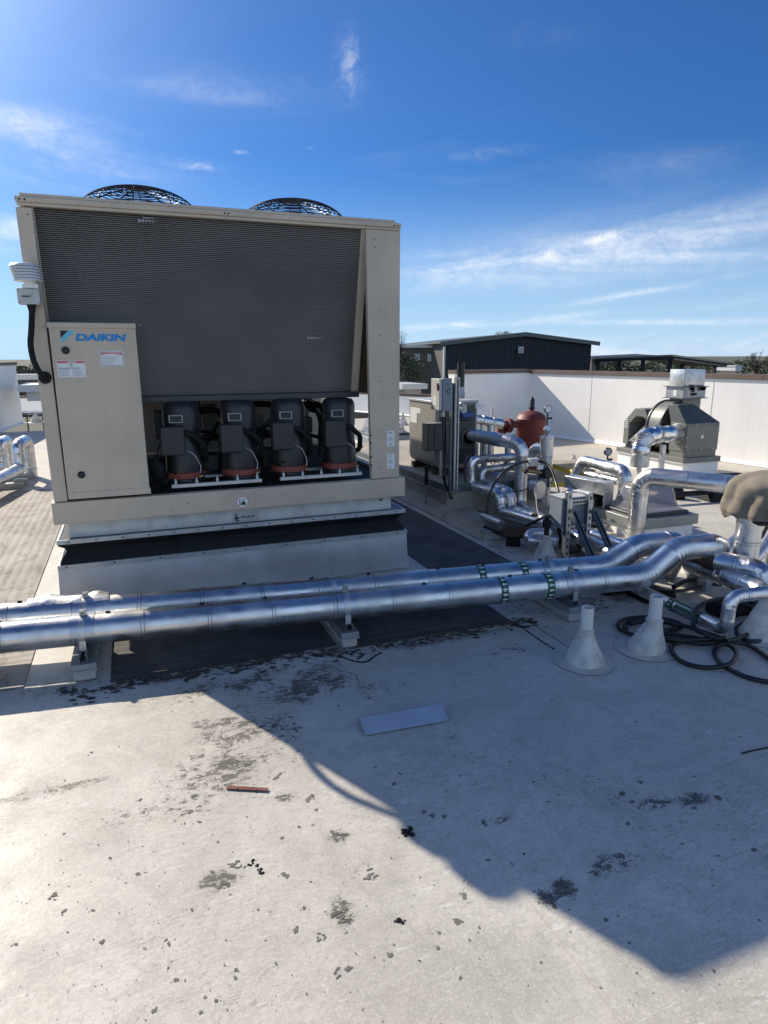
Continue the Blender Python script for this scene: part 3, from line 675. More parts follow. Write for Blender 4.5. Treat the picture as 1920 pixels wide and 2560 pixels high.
# corner posts
def post(x0b, x0t, x1b, x1t, y0, y1, z0, z1, nm='corner_post'):
    mb = MB(); mb.add([(x0b, y0, z0), (x1b, y0, z0), (x1b, y1, z0), (x0b, y1, z0), (x0t, y0, z1), (x1t, y0, z1), (x1t, y1, z1), (x0t, y1, z1)], [(3,2,1,0),(4,5,6,7),(0,1,5,4),(1,2,6,5),(2,3,7,6),(3,0,4,7)], False)
    return mb.build(nm, 'tan_paint', ch, .004)
post(-.497, -.510, -.418, -.426, YF, YF+.07, .731, 2.470)
post(1.648, 1.622, 1.872, 1.878, YF, YF+.045, .731, 2.478)
post(-.497, -.510, -.40, -.40, YB-.07, YB, .731, 2.47); post(1.70, 1.70, 1.872, 1.878, YB-.07, YB, .731, 2.47)
# header trim and top deck
h = MB(); h.box((-.508, YF-.014, 2.497), (1.880, YF+.03, 2.527)); h.box((-.482, YF-.006, 2.527), (1.836, YF+.03, 2.546)); h.box((-.426, YF-.004, 2.478), (1.62, YF+.03, 2.497)); h.box((-.50, YF-.004, 2.478), (-.426, YF+.03, 2.497)); h.box((1.62, YF-.002, 2.480), (1.878, YF+.03, 2.497))
h.build('header_trim', 'tan_paint', ch, .003)
deck = MB(); deck.box((-.500, YF+.031, 2.50), (1.872, YB, 2.538)); deck.build('top_deck', 'tan_paint', ch, .004)
# condenser coil, leaning in towards the bottom, real horizontal fins
def coil(y0, y1, sgn, x0, x1, name):
    zt, zb = 2.490, 1.365; n = 100; vs = []; fs = []
    for i in range(n+1):
        t = i/n; z = zt+(zb-zt)*t; y = y0+(y1-y0)*t
        for (dz, dy) in ((0, 0), ((zb-zt)/n*.30, 0), ((zb-zt)/n*.42, .026*sgn), ((zb-zt)/n*.90, .026*sgn)):
            vs += [(x0, y+dy, z+dz), (x1, y+dy, z+dz)]
    m = len(vs)//2
    for i in range(m-1): fs.append((2*i, 2*i+1, 2*i+3, 2*i+2) if sgn > 0 else (2*i+2, 2*i+3, 2*i+1, 2*i))
    mb = MB().add(vs, fs, False)
    mb.add([(x0, y0+.03*sgn, zt), (x1, y0+.03*sgn, zt), (x1, y1+.03*sgn, zb), (x0, y1+.03*sgn, zb)], [(0, 1, 2, 3)], False)
    return mb.build(name, 'coil_metal', ch)
coil(4.585, 4.865, 1, -.425, 1.628, 'condenser_coil'); coil(6.70, 6.42, -1, -.43, 1.8, 'condenser_coil')
for (px, py, wd_, ht_) in ((366, 553, .10, .016), (372, 545, .07, .010), (788, 845, .12, .012), (790, 951, .02, .008)):
    zz = pY(px, py, 4.7).z; yy = 4.585+.28*(2.490-zz)/1.125; P = pY(px, py, yy); mb = MB()
    for q in range(5): mb.box((P.x-wd_/2+wd_*q/5, yy-.002-.002*(q % 2), P.z-ht_/2*(1-.15*q)), (P.x-wd_/2+wd_*(q+.8)/5, yy, P.z+ht_/2*(1-.1*q)))
    mb.build('bent_fin_patch', 'label_grey', ch)
# side frames of the coil
e = MB(); e.add([(1.60, 4.575, 2.49), (1.655, 4.575, 2.49), (1.655, 4.860, 1.36), (1.60, 4.860, 1.36), (1.60, 4.62, 2.49), (1.655, 4.62, 2.49), (1.655, 4.91, 1.36), (1.60, 4.91, 1.36)], [(3,2,1,0),(4,5,6,7),(0,1,5,4),(1,2,6,5),(2,3,7,6),(3,0,4,7)], False); e.build('coil_frame', 'tan_paint', ch)
e = MB(); e.add([(-.455, 4.575, 2.49), (-.420, 4.575, 2.49), (-.420, 4.855, 1.36), (-.455, 4.855, 1.36), (-.455, 4.62, 2.49), (-.42, 4.62, 2.49), (-.42, 4.9, 1.36), (-.455, 4.9, 1.36)], [(3,2,1,0),(4,5,6,7),(0,1,5,4),(1,2,6,5),(2,3,7,6),(3,0,4,7)], False); e.build('coil_frame', 'tan_paint', ch)
MB().box((-.42, 4.80, 1.325), (1.645, 4.93, 1.365)).build('coil_support_rail', 'charcoal_paint', ch, .003)
# end panels and rear
MB().box((-.497, YF+.075, 1.33), (-.475, YB-.075, 2.49)).build('end_panel', 'tan_paint', ch)
MB().box((1.850, YF+.05, 1.33), (1.870, YB-.075, 2.49)).build('end_panel', 'tan_paint', ch)
MB().box((-.497, YF+.075, .731), (-.475, 5.95, 1.325)).build('side_panel', 'tan_paint', ch)
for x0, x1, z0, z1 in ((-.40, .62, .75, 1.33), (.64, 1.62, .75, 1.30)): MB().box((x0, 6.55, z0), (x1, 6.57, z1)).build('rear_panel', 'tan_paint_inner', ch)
for z0, z1, yy in ((1.07, 1.42, 6.7), (.66, .92, 6.6)):          # flaps sticking out past the left edge at the rear
    MB().add([(-.50, yy, z1), (-.50, yy, z0), (-.66, yy+.02, z0), (-.66, yy+.02, z0+.06)], [(0, 1, 2, 3), (3, 2, 1, 0)], False).build('side_flap', 'tan_paint', ch)
# control panel with logo and labels
cp = MB().box((-.410, 4.527, .752), (.080, 4.92, 1.806)).build('control_panel', 'tan_paint', ch, .004)
MB().box((-.419, 4.520, 1.800), (.082, 4.93, 1.832)).build('panel_cap', 'tan_paint', cp, .003)
MB().box((-.408, 4.522, .748), (.086, 4.53, .790)).build('panel_sill', 'tan_paint', cp, .002)
def disc(mb, c, r, d=.012, n=20): return mb.cyl((c.x, c.y, c.z), (c.x, c.y-d, c.z), r, None, n)
Yp = 4.5265
for q in ((164, 876), (203.5, 1187)):
    c0 = pY(q[0], q[1], Yp); hh = MB(); hh.cyl(c0, c0-Vector((0, .004, 0)), .024, .024, 8); hh.cyl(c0-Vector((0, .004, 0)), c0-Vector((0, .012, 0)), .021, .013, 8); hh.build('quarter_turn_latch', 'black_paint', cp)
x0, x1, z0, z1 = bx(186.6, 833.6, 316.8, 852.5, Yp)
text_fit('DAIKIN', x0, z0, x1-x0, z1-z0-.002, Yp, 'logo_lettering', 'logo_blue', cp, .18, .055)
lx = lambda x, y: pY(x, y, Yp-.0008)
lm = MB(); q = [lx(150, 826), lx(170.5, 826.5), lx(151.5, 845)]; lm.add(q, [(0, 2, 1)], False); lm.build('logo_dark_triangle', 'logo_black', cp)
lm = MB(); q = [lx(171, 826.5), lx(187.5, 827), lx(155.5, 858.5), lx(152, 846)]; lm.add(q, [(0, 3, 2, 1)], False); lm.build('logo_light_stripe', 'logo_light', cp)
# warning sticker
s = MB(); st = plate(s, 141, 901.5, 216, 942.5, Yp).build('warning_sticker', 'label_white', cp)
x0, x1, z0, z1 = bx(141, 901.5, 216, 942.5, Yp)
s = MB(); s.box((x0+.002, Yp-.0018, z1-.016), (x1-.002, Yp-.0012, z1-.003)); s.build('warning_band', 'label_pink', st)
s = MB(); s.box(((x0+x1)/2-.02, Yp-.0024, z1-.012), ((x0+x1)/2+.03, Yp-.0018, z1-.007)); s.build('warning_heading', 'label_white', st)
s = MB(); rn = random.Random(2); mid = (x0+x1)/2
cx, cz = mid, z1-.031                                       # falling-figure pictogram
s.cyl((cx+.003, Yp-.0012, cz+.008), (cx+.003, Yp-.0022, cz+.008), .0035, None, 10)
for a, b_ in (((0, .005), (-.002, -.006)), ((-.002, .003), (-.018, .007)), ((0, .003), (.016, .001)), ((-.002, -.006), (-.012, -.013)), ((-.002, -.006), (.006, -.014))):
    s.bar((cx+a[0], Yp-.0016, cz+a[1]), (cx+b_[0], Yp-.0016, cz+b_[1]), .0008, .003, (0, 1, 0))
s.build('pictogram', 'logo_black', st)
s = MB(); lines(s, x0+.005, mid-.004, z0+.045, z0+.058, 2, Yp-.0012, rn, .7); lines(s, mid+.004, x1-.004, z0+.045, z0+.058, 2, Yp-.0012, rn, .7)
lines(s, x0+.005, mid-.004, z0+.006, z0+.040, 6, Yp-.0012, rn); lines(s, mid+.004, x1-.004, z0+.006, z0+.040, 6, Yp-.0012, rn); s.build('small_print', 'label_grey', st)
# maker's certificate plate
s = MB(); st = plate(s, 247, 875.5, 311, 915, Yp).build('certificate_plate', 'label_white', cp)
x0, x1, z0, z1 = bx(247, 875.5, 311, 915, Yp); s = MB()
for a in ((x0+.004, x1-.004, z1-.006, z1-.004), (x0+.004, x1-.004, z0+.004, z0+.006), (x0+.004, x0+.006, z0+.004, z1-.004), (x1-.006, x1-.004, z0+.004, z1-.004)): s.box((a[0], Yp-.0018, a[2]), (a[1], Yp-.0012, a[3]))
s.build('border_line', 'logo_black', st); s = MB()
for i in range(11):
    u = i/10-.5; xx = (x0+x1)/2+u*(x1-x0)*.80; s.box((xx-.0045, Yp-.0018, z1-.030+.008*(1-4*u*u)), (xx+.0042, Yp-.0012, z1-.012+.0*u))
s.build('arched_heading', 'label_pink', st); s = MB()
lines(s, x0+.012, x1-.02, z0+.008, z0+.060, 6, Yp-.0012, rn, .3); s.build('small_print', 'label_grey', st)
# right column labels
for (a, b_) in ((1077, 1115), (1135, 1171)):
    s = MB(); st = plate(s, 967, a, 986.5, b_, YF-.001).build('data_label', 'label_white', ch); x0, x1, z0, z1 = bx(967, a, 986.5, b_, YF-.001)
    for q in ((x0+.014, x1-.012, z1-.022, z1-.012, 1, .9), (x0+.008, x1-.006, (z0+z1)/2-.018, (z0+z1)/2+.012, 5, .45), (x0+.014, x1-.012, z0+.010, z0+.020, 1, .9)): s = MB(); lines(s, *q[:5], YF-.0022, rn, q[5]); s.build('small_print', 'label_grey', st)
# rivets and screw holes
def rivet(px, py, Y, m='strut_light', r=.0055): c0 = pY(px, py, Y); MB().cyl(c0, c0-Vector((0, .004, 0)), r, r*.6, 8).build('rivet', m, ch)
for q in ((922, 572), (935, 573), (981, 575), (53, 511), (67, 512), (373, 1250), (373, 1268), (933, 1208), (933, 1225), (930, 1172), (930, 995), (927, 1018), (935, 1018), (930, 1133), (930, 1119), (930, 1079)): rivet(*q, YF-.002 if q[1] < 1190 else YF-.012)
for q in ((107, 818), (86, 819), (945, 1197), (982, 1194), (350, 814), (155, 1251)): rivet(*q, YF-.002)
for q in ((48, 497), (61, 498), (986, 564), (995, 565), (562, 533), (571, 534)): rivet(*q, YF-.0145, 'hole_dark', .006)
for q in ((70, 536), (936, 598), (938, 618), (948, 779), (949, 838), (950, 953), (952, 1172), (640, 1247), (700, 1240), (565, 1246), (470, 1258), (430, 1272)): rivet(*q, YF-.002 if q[1] < 1190 else YF-.0125, 'hole_dark', .004)
for q in ((927, 1088), (927, 1108), (928, 1143), (928, 1163)): rivet(*q, YF-.002, 'rust_iron', .008)
# round sticker on the base rail
c0 = pY(606, 1255, YF-.0125); s = MB(); disc(s, c0, .044, .001, 32); st = s.build('round_sticker', 'label_white', ch)
s = MB(); y_ = c0.y-.0012; N = 40
for i in range(N):
    a0, a1 = 2*math.pi*i/N, 2*math.pi*(i+1)/N
    s.quad(*[(c0.x+math.cos(a)*r, y_, c0.z+math.sin(a)*r) for a, r in ((a0, .043), (a1, .043), (a1, .0385), (a0, .0385))])
s.build('sticker_ring', 'label_pink', st)
s = MB(); P = lambda u, v: (c0.x+u, y_-.0003, c0.z+v)
for u0, v0, u1, v1 in ((-.008, -.017, .022, -.003), (-.020, -.022, -.014, .020), (-.027, -.022, -.018, -.018), (.000, -.003, .014, .006), (.010, .004, .013, .020), (-.004, .018, .013, .021)): s.box((c0.x+u0, y_-.0006, c0.z+v0), (c0.x+u1, y_, c0.z+v1))
for u in (-.002, .016): s.cyl((c0.x+u, y_, c0.z-.019), (c0.x+u, y_-.0008, c0.z-.019), .006, None, 12)
s.build('pictogram', 'logo_black', st)

def smooth(pts, n=8):
    P = [Vector(p) for p in pts]; out = []
    for i in range(len(P)-1):
        a, b_, c_, d = P[max(0, i-1)], P[i], P[i+1], P[min(len(P)-1, i+2)]
        for k in range(n):
            t = k/n; out.append(.5*((2*b_)+(c_-a)*t+(2*a-5*b_+4*c_-d)*t*t+(3*b_-a-3*c_+d)*t**3))
    out.append(P[-1]); return out
def cable(pts, r, m='cable', parent=None, name='cable', n=10, k=8, label=None, cat=None): 
    o = MB().sweep([(p, r) for p in smooth(pts, k)], n).build(name, m, parent)
    if label: tag(o, label, cat)
    return o
# compressors
CX = [(457, 1), (599, 2), (722, 3), (847, 4)]
for px, i in CX:
    yc = 4.815; xc = pY(px, 1100, yc).x; zb = .775; zt = pY(590, 1001, yc).z; b0, b1 = .800, .842
    cm = MB().lathe([(.105, zb), (.134, zb+.005), (.134, b0-.004), (.128, b0), (.126, b1), (.128, b1+.01), (.126, zb+.22), (.122, zb+.23), (.122, zt-.20), (.126, zt-.195), (.126, zt-.06), (.120, zt-.03), (.105, zt-.008), (.07, zt), (.0, zt+.002)], (xc, yc, 0), 30).build('compressor', 'dark_compressor', ch)
    MB().lathe([(.128, b0-.002), (.1375, b0+.001), (.1375, b1-.002), (.128, b1+.001)], (xc, yc, 0), 30).build('heater_band', MAT.get('heater_red') or mat('heater_red', (.24, .052, .036), .55, 0, .2, 8), cm)
    t0, t1 = pY(430, 1140, 4.63).z, pY(430, 1067, 4.63).z
    tb = MB().box((xc-.155, yc-.185, t0), (xc+.000, yc-.09, t1)); tb_o = tb.build('terminal_box', 'box_black', cm, .010); MB().box((xc-.150, yc-.188, t0+.006), (xc-.005, yc-.185, t1-.006)).build('box_cover', 'box_black', cm, .003)
    np_ = MB().box((xc-.090, yc-.135, t1+.020), (xc+.000, yc-.110, t1+.072)); np_.build('nameplate', 'label_grey', cm)
    MB().box((xc-.083, yc-.1365, t1+.025), (xc-.007, yc-.1345, t1+.067)).build('nameplate_print', 'logo_black', cm)
    hs = MB(); hs.sweep(fillet([(Vector((xc-.025, yc-.15, t1-.04)), .020), (Vector((xc+.05, yc-.16, t1-.06)), .020), (Vector((xc+.13, yc-.13, t1-.13)), .019), (Vector((xc+.15, yc-.05, t1-.24)), .019), (Vector((xc+.10, yc+.08, t1-.29)), .018)], .08, 6), 12); hs.build('flexible_conduit', 'black_rubber', cm)
    cw = MB(); cw.sweep(fillet([(Vector((xc+.0, yc-.13, t0+.03)), .0035), (Vector((xc+.06, yc-.16, t0+.0)), .0035), (Vector((xc+.10, yc-.14, t0-.09)), .0035), (Vector((xc+.09, yc-.145, b1)), .0035)], .05, 5), 8); cw.build('sensor_wire', 'label_grey', cm)
    MB().cyl((xc+.085, yc-.14, b0+.015), (xc+.11, yc-.145, b0+.018), .012, .008, 8).build('band_clamp', 'brass', cm)
ru = MB()
for a, b_ in ((429, 655), (701, 905)):
    x0 = pY(a, 1215, 4.65).x; x1 = pY(b_, 1208, 4.65).x; MB().box((x0, 4.95, .755), (x1, 5.0, .775)).build('mounting_rail', 'galvanized', ch, .002); MB().box((x0, 4.640, .750), (x1, 4.685, .775)).build('mounting_rail', 'galvanized', ch, .002)
    for k in range(5):
        xx = x0+.03+(x1-x0-.06)*k/4; bl = MB().cyl((xx, 4.665, .775), (xx, 4.665, .80), .012, .009, 8); bl.cyl((xx, 4.665, .80), (xx, 4.665, .812), .006, .006, 6); bl.build('mount_bolt', 'strut_light', ch)
# suction and discharge pipes behind the compressors
for k, (xa, xb, z) in enumerate(((.30, .66, 1.24), (.72, 1.08, 1.27), (.25, 1.2, 1.02), (1.12, 1.50, 1.25))):
    MB().sweep(fillet([(Vector((xa, 5.15, .85)), .024), (Vector((xa, 5.1+.05*k, z)), .024), (Vector((xb, 5.1+.05*k, z)), .024), (Vector((xb, 5.2, .9)), .024)], .09, 6), 12).build('refrigerant_pipe', 'black_rubber', ch)
for xa, ya, xb, yb, z in ((1.58, 5.2, 1.60, 6.3, 1.15), (1.56, 5.1, 1.75, 6.3, .95)):
    MB().sweep(fillet([(Vector((xa, ya, .75)), .03), (Vector((xa, ya, z)), .03), (Vector((xb, yb, z)), .03), (Vector((xb, yb, .72)), .03)], .1, 6), 12).build('refrigerant_pipe', 'black_rubber', ch)
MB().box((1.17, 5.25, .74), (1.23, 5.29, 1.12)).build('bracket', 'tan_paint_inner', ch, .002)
mb = MB(); mb.sweep(fillet([(Vector(p), .05) for p in ((.12, 4.75, .92), (.16, 4.74, .86), (.15, 4.78, .80), (.26, 4.82, .77))], .06, 6), 14, True, .10, 3); mb.build('wrapped_suction_line', 'black_rubber', ch)
for k, (xa, ya, xb, yb, za, zb2_) in enumerate(((.25, 4.70, .55, 4.72, .84, .86), (.98, 4.70, 1.36, 4.74, .88, .90), (.60, 5.0, .95, 5.0, 1.0, 1.12), (1.25, 4.9, 1.60, 4.95, 1.05, 1.2), (1.45, 4.72, 1.66, 4.8, 1.12, .95), (.30, 5.0, .62, 5.1, .95, 1.15))):
    cable([(xa, ya, za), ((xa+xb)/2, (ya+yb)/2, min(za, zb2_)-.025), (xb, yb, zb2_)], .006 if k < 2 else .014, 'black_rubber', ch, 'wiring_loom', 8)
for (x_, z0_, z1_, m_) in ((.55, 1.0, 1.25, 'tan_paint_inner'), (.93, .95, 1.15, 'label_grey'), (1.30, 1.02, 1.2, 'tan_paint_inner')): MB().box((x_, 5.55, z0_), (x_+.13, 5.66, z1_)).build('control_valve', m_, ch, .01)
for k in range(14):                                       # loom, capillaries and lines crowding the bay
    rq = random.Random(60+k); x_ = .22+1.38*rq.random(); y_ = rq.uniform(4.93, 5.25); x2 = min(1.66, max(.16, x_+rq.uniform(-.45, .45))); z_ = rq.uniform(.82, 1.28)
    cable([(x_, y_, .78), (x_+rq.uniform(-.05, .05), y_-.05, z_), ((x_+x2)/2, y_+rq.uniform(-.06, .06), min(1.30, z_+.06)), (x2, y_+.05, z_*.9), (x2, y_+.1, .80)], rq.choice((.006, .010, .014, .02)), rq.choice(('black_rubber', 'black_rubber', 'rust_iron', 'charcoal_paint')), ch, 'refrigerant_line', 8, 6)
for k, (x_, z0_, w_, h_) in enumerate(((.16, 1.05, .12, .20), (.50, .80, .09, .12), (.92, .80, .10, .14), (1.22, 1.05, .10, .12), (1.60, .82, .06, .30))): MB().box((x_, 4.98, z0_), (x_+w_, 5.12, z0_+h_)).build('junction_box', 'box_black', ch, .008)
# fans on top
for fx in (.195, 1.355):
    fy = 5.52
    fs_ = MB().lathe([(.43, 2.538), (.43, 2.60), (.415, 2.60), (.40, 2.545)], (fx, fy, 0), 40).build('fan_shroud', 'black_paint', ch)
    hub = MB().lathe([(.085, 2.545), (.085, 2.66), (.06, 2.68), (0, 2.682)], (fx, fy, 0), 20).build('fan_hub', 'charcoal_paint', ch)
    for k in range(4):
        a0 = k*math.pi/2+.3; bl = MB(); vs = []
        for j in range(7):
            r_ = .08+.30*j/6; wv = .10+.09*j/6
            for sd, dz in ((-1, -.035), (1, .035)): a_ = a0+sd*wv/max(r_, .15)*.55+.25*j/6; vs.append((fx+math.cos(a_)*r_, fy+math.sin(a_)*r_, 2.605+dz))
        bl.add(vs, [(2*j, 2*j+1, 2*j+3, 2*j+2) for j in range(6)]+[(2*j+2, 2*j+3, 2*j+1, 2*j) for j in range(6)], True); bl.build('fan_blade', 'charcoal_paint', hub)
    gd = MB(); prof = [(.432, 2.60), (.428, 2.635), (.418, 2.668), (.402, 2.696), (.382, 2.720), (.358, 2.741), (.332, 2.758), (.305, 2.772), (.278, 2.784), (.250, 2.794), (.222, 2.803), (.194, 2.810), (.166, 2.816), (.138, 2.821), (.110, 2.825), (.08, 2.828)]
    for r_, z_ in prof:
        N = 48; gd.sweep([(Vector((fx+math.cos(2*math.pi*i/N)*r_, fy+math.sin(2*math.pi*i/N)*r_, z_)), .0036) for i in range(N+1)], 5, False)
    for k in range(10):
        a_ = 2*math.pi*k/10+.2; gd.sweep([(Vector((fx+math.cos(a_)*r_, fy+math.sin(a_)*r_, z_-.004)), .0048) for r_, z_ in prof], 5, False)
    gd.lathe([(.08, 2.826), (.08, 2.832), (0, 2.834)], (fx, fy, 0), 16)
    gd.build('fan_guard', 'black_paint', ch)

# weather sensor on the left column
wp = pY(70, 742, 4.44); ws = thing('weather_sensor', 'white louvred weather sensor on a small junction box at the upper left of the chiller', 'sensor', (wp.x, 4.5, wp.z))
x0, x1, z0, z1 = bx(40, 719, 102, 761, 4.45)
jb = MB().box((x0, 4.45, z0), (x1, 4.545, z1)).build('junction_box', 'light_grey_box', ws, .006)
for u in (.08, .92):
    for v in (.1, .9): MB().cyl((x0+(x1-x0)*u, 4.45, z0+(z1-z0)*v), (x0+(x1-x0)*u, 4.447, z0+(z1-z0)*v), .005, None, 8).build('cover_screw', 'label_grey', jb)
s = MB(); rn = random.Random(9); mx = (x0+x1)/2
s.box((mx-.035, 4.4494, z1-.050), (mx+.004, 4.4498, z1-.042)); s.bar((mx+.012, 4.4496, z1-.052), (mx+.022, 4.4496, z1-.028), .0006, .005, (0, 1, 0)); s.build('maker_mark', 'logo_black', jb)
s = MB(); lines(s, mx-.03, mx+.03, z0+.030, z0+.058, 4, 4.4499, rn, .3); s.build('small_print', 'label_grey', jb)
c0 = pY(64, 690, 4.47); sh = MB(); sx0 = c0.x
zt0 = pY(64, 659, 4.47).z; zb0 = pY(66, 704, 4.47).z
n = 6; dz = (zt0-zb0-.004)/n
for i in range(n):
    z_ = zt0-.006-dz*i; R = .083-.001*i
    sh.lathe([(0 if i == 0 else .045, z_+.008), (.05 if i == 0 else .048, z_+.006), (R*.86, z_+.002), (R, z_-.011), (R-.004, z_-.012), (R*.7, z_-.002), (.046, z_-.001), (.046, z_-dz+.008)], (sx0+.004*i*.5, 4.47, 0), 30)
sh.build('radiation_shield', 'label_white', ws)
nk = MB(); nk.cyl((sx0+.02, 4.47, z1), (sx0+.02, 4.47, zb0+.02), .03, .034, 16); nk.box((sx0-.02, 4.445, z1), (sx0+.06, 4.50, z1+.022)); nk.build('neck', 'label_white', ws)
gl = pY(79, 764, 4.5); MB().cyl((gl.x, 4.49, z0-.045), (gl.x, 4.49, z0+.002), .017, .026, 14).build('cable_gland', 'black_rubber', ws)
pts = [(gl.x, 4.49, z0-.03)]+[tuple(pY(x, y, yy)) for x, y, yy in ((79.5, 795, 4.48), (78, 830, 4.45), (76.5, 862, 4.43), (84, 901, 4.43), (98, 929, 4.46))]+[tuple(pY(112, 944, 4.53))]
cable(pts, .017, 'black_rubber', ws, 'conduit', 14)
c0 = pY(112, 944, YF-.001); MB().cyl((c0.x, YF, c0.z), (c0.x, YF-.03, c0.z), .038, .032, 18).build('conduit_fitting', 'black_rubber', ws)

# ------------------------------------------------------------------ vibration curb under the chiller
vc = thing('roof_curb', 'metal roof curb with black rubber bellows carrying the chiller', 'roof curb', (.69, 5.65, 0))
zA = pY(172, 1347, 4.62).z; zB = pY(986, 1271, 4.62).z
ad = MB().box((-.437, 4.62, (zA+zB)/2-.01), (1.832, YB-.02, .584)).build('adapter_band', 'adapter_white', vc, .003)
MB().box((-.500, 4.565, .462), (1.910, YB+.04, .474)).build('top_ledge', 'charcoal_paint', vc)
fl = MB(); fl.box((-.511, YF-.008, .451), (1.921, YF+.006, .479)); fl.box((-.511, YF+.006, .451), (-.497, YB+.06, .479)); fl.box((1.907, YF+.006, .451), (1.921, YB+.06, .479)); fl.box((-.497, YB+.046, .451), (1.907, YB+.06, .479)); fl.build('upper_flange', 'strut_light', vc)
rub = MB(); rect_rings(rub, [(.012, .456), (.006, .44), (.040, .415), (.052, .39), (.030, .362), (.012, .335), (.004, .305)], -.513, 1.925, YF-.002, YB+.06, .004, random.Random(4)); rub.build('rubber_bellows', 'black_rubber', vc)
fl = MB(); fl.box((-.522, YF-.010, .281), (1.935, YF+.006, .312)); fl.box((-.522, YF+.006, .281), (-.508, YB+.06, .312)); fl.box((1.921, YF+.006, .281), (1.935, YB+.06, .312)); fl.build('lower_flange', 'strut_light', vc)
cb = MB(); rect_rings(cb, [(.012, .29), (.010, .28), (.004, .14), (-.006, .004)], -.532, 1.945, YF-.004, YB+.06); cb.build('curb_wall', 'curb_metal', vc)
for k in range(15):
    x = -.44+k*.163; MB().cyl((x, YF-.008, .465), (x, YF-.013, .465), .006, .004, 8).build('bolt', 'hole_dark', vc)
for k in range(9):
    x = -.47+k*.29; MB().cyl((x, YF-.010, .297), (x, YF-.015, .297), .006, .004, 8).build('bolt', 'hole_dark', vc)
x0, x1, z0, z1 = bx(581, 1281, 648, 1303, 4.6185)
tg = MB().box((x0, 4.6178, z0), (x1, 4.6195, z1)); st = tg.build('maker_sticker', 'curb_metal', vc)
text_fit('thybar', x0+.056, z0+.026, .105, .030, 4.6172, 'sticker_lettering', 'logo_black', st, 0, .006)
s = MB(); s.box((x0+.020, 4.6170, z0+.012), (x0+.030, 4.6176, z1-.012)); s.box((x0+.010, 4.6170, z0+.030), (x0+.046, 4.6176, z0+.042)); s.box((x0+.030, 4.6170, z0+.012), (x0+.044, 4.6176, z0+.02)); s.build('sticker_emblem', 'logo_black', st)
# small printed marks on the adapter band at right
for k in (0, 1): a, b_, c_, d_ = bx(947+k*5.5, 1247, 951+k*5.5, 1252, 4.6185); MB().box((a, 4.6178, c_), (b_, 4.6195, d_)).build('printed_mark', 'logo_black', vc)

ch2 = copy_tree(ch); ch2.location = ch.location+Vector((0, 3.12, 0)); tag(ch2, 'second tan chiller standing directly behind the front one, almost hidden by it', 'chiller', 'air-cooled chillers in a row'); ch['group'] = 'air-cooled chillers in a row'
vc2 = copy_tree(vc); vc2.location = vc.location+Vector((0, 3.12, 0)); tag(vc2, 'metal roof curb under the rear chiller, hidden behind the front curb', 'roof curb', 'roof curbs under the chillers'); vc['group'] = 'roof curbs under the chillers'
# ================================================================== twin chilled-water pipes in front
PR = .080
def fy_(x): return 3.640-.122*(x+.7)                     # front pipe plan line
def by_(x): return fy_(x)+.262-.012*(x-.7)
zf, zb_ = .222, .226
pdir = Vector((1, -.122, 0)).normalized(); pn = Vector((.122, 1, 0)).normalized()
def onpipe(px, py, P0, nrm): return ppl(px, py, P0, nrm)
# front pipe
FP0 = Vector((-7.0, fy_(-7.0), zf)); FN = Vector((.122, 1, 0))
fa = onpipe(1610, 1438, (3, fy_(3), 0), FN); fb = onpipe(1697, 1370, (3, fy_(3), 0), FN); fc = onpipe(1800, 1362, (3, fy_(3), 0), FN)
fa.z = zf
zt = (fb.z+fc.z)/2
front = thing('insulated_pipe', 'front one of the twin silver-jacketed pipes, white arrows pointing left', 'pipe', (1.0, fy_(1.0), zf), 'twin silver pipes in front of the chiller')
fend = Vector((fc.x, fc.y, zt))+Vector((.20, .33, -.36))
fpts = [FP0, fa, Vector((fb.x, fb.y, zt)), Vector((fc.x, fc.y, zt)), fend]
pipe('jacketed_run', None, None, fpts, PR, [0, .22, .20, .13, 0], 'jacket', .345, front, None, 0, 36, 9)
BP0 = Vector((-7.0, by_(-7.0), zb_)); BNn = Vector((.134, 1, 0))
ba = onpipe(1512, 1419, (2.7, by_(2.7), 0), BNn); bb = onpipe(1592, 1370, (2.7, by_(2.7), 0), BNn); bc = onpipe(1690, 1352, (2.7, by_(2.7), 0), BNn)
ba.z = zb_; zt2 = (bb.z+bc.z)/2
back = thing('insulated_pipe', 'rear one of the twin silver-jacketed pipes, white arrows pointing right', 'pipe', (1.0, by_(1.0), zb_), 'twin silver pipes in front of the chiller')
bend_ = Vector((bc.x+.05, bc.y, zt2))
pipe('jacketed_run', None, None, [BP0, ba, Vector((bb.x, bb.y, zt2)), bend_, bend_+Vector((.16, .28, -.34))], PR, [0, .22, .20, .13, 0], 'jacket', .345, back, None, 0, 36, 9)
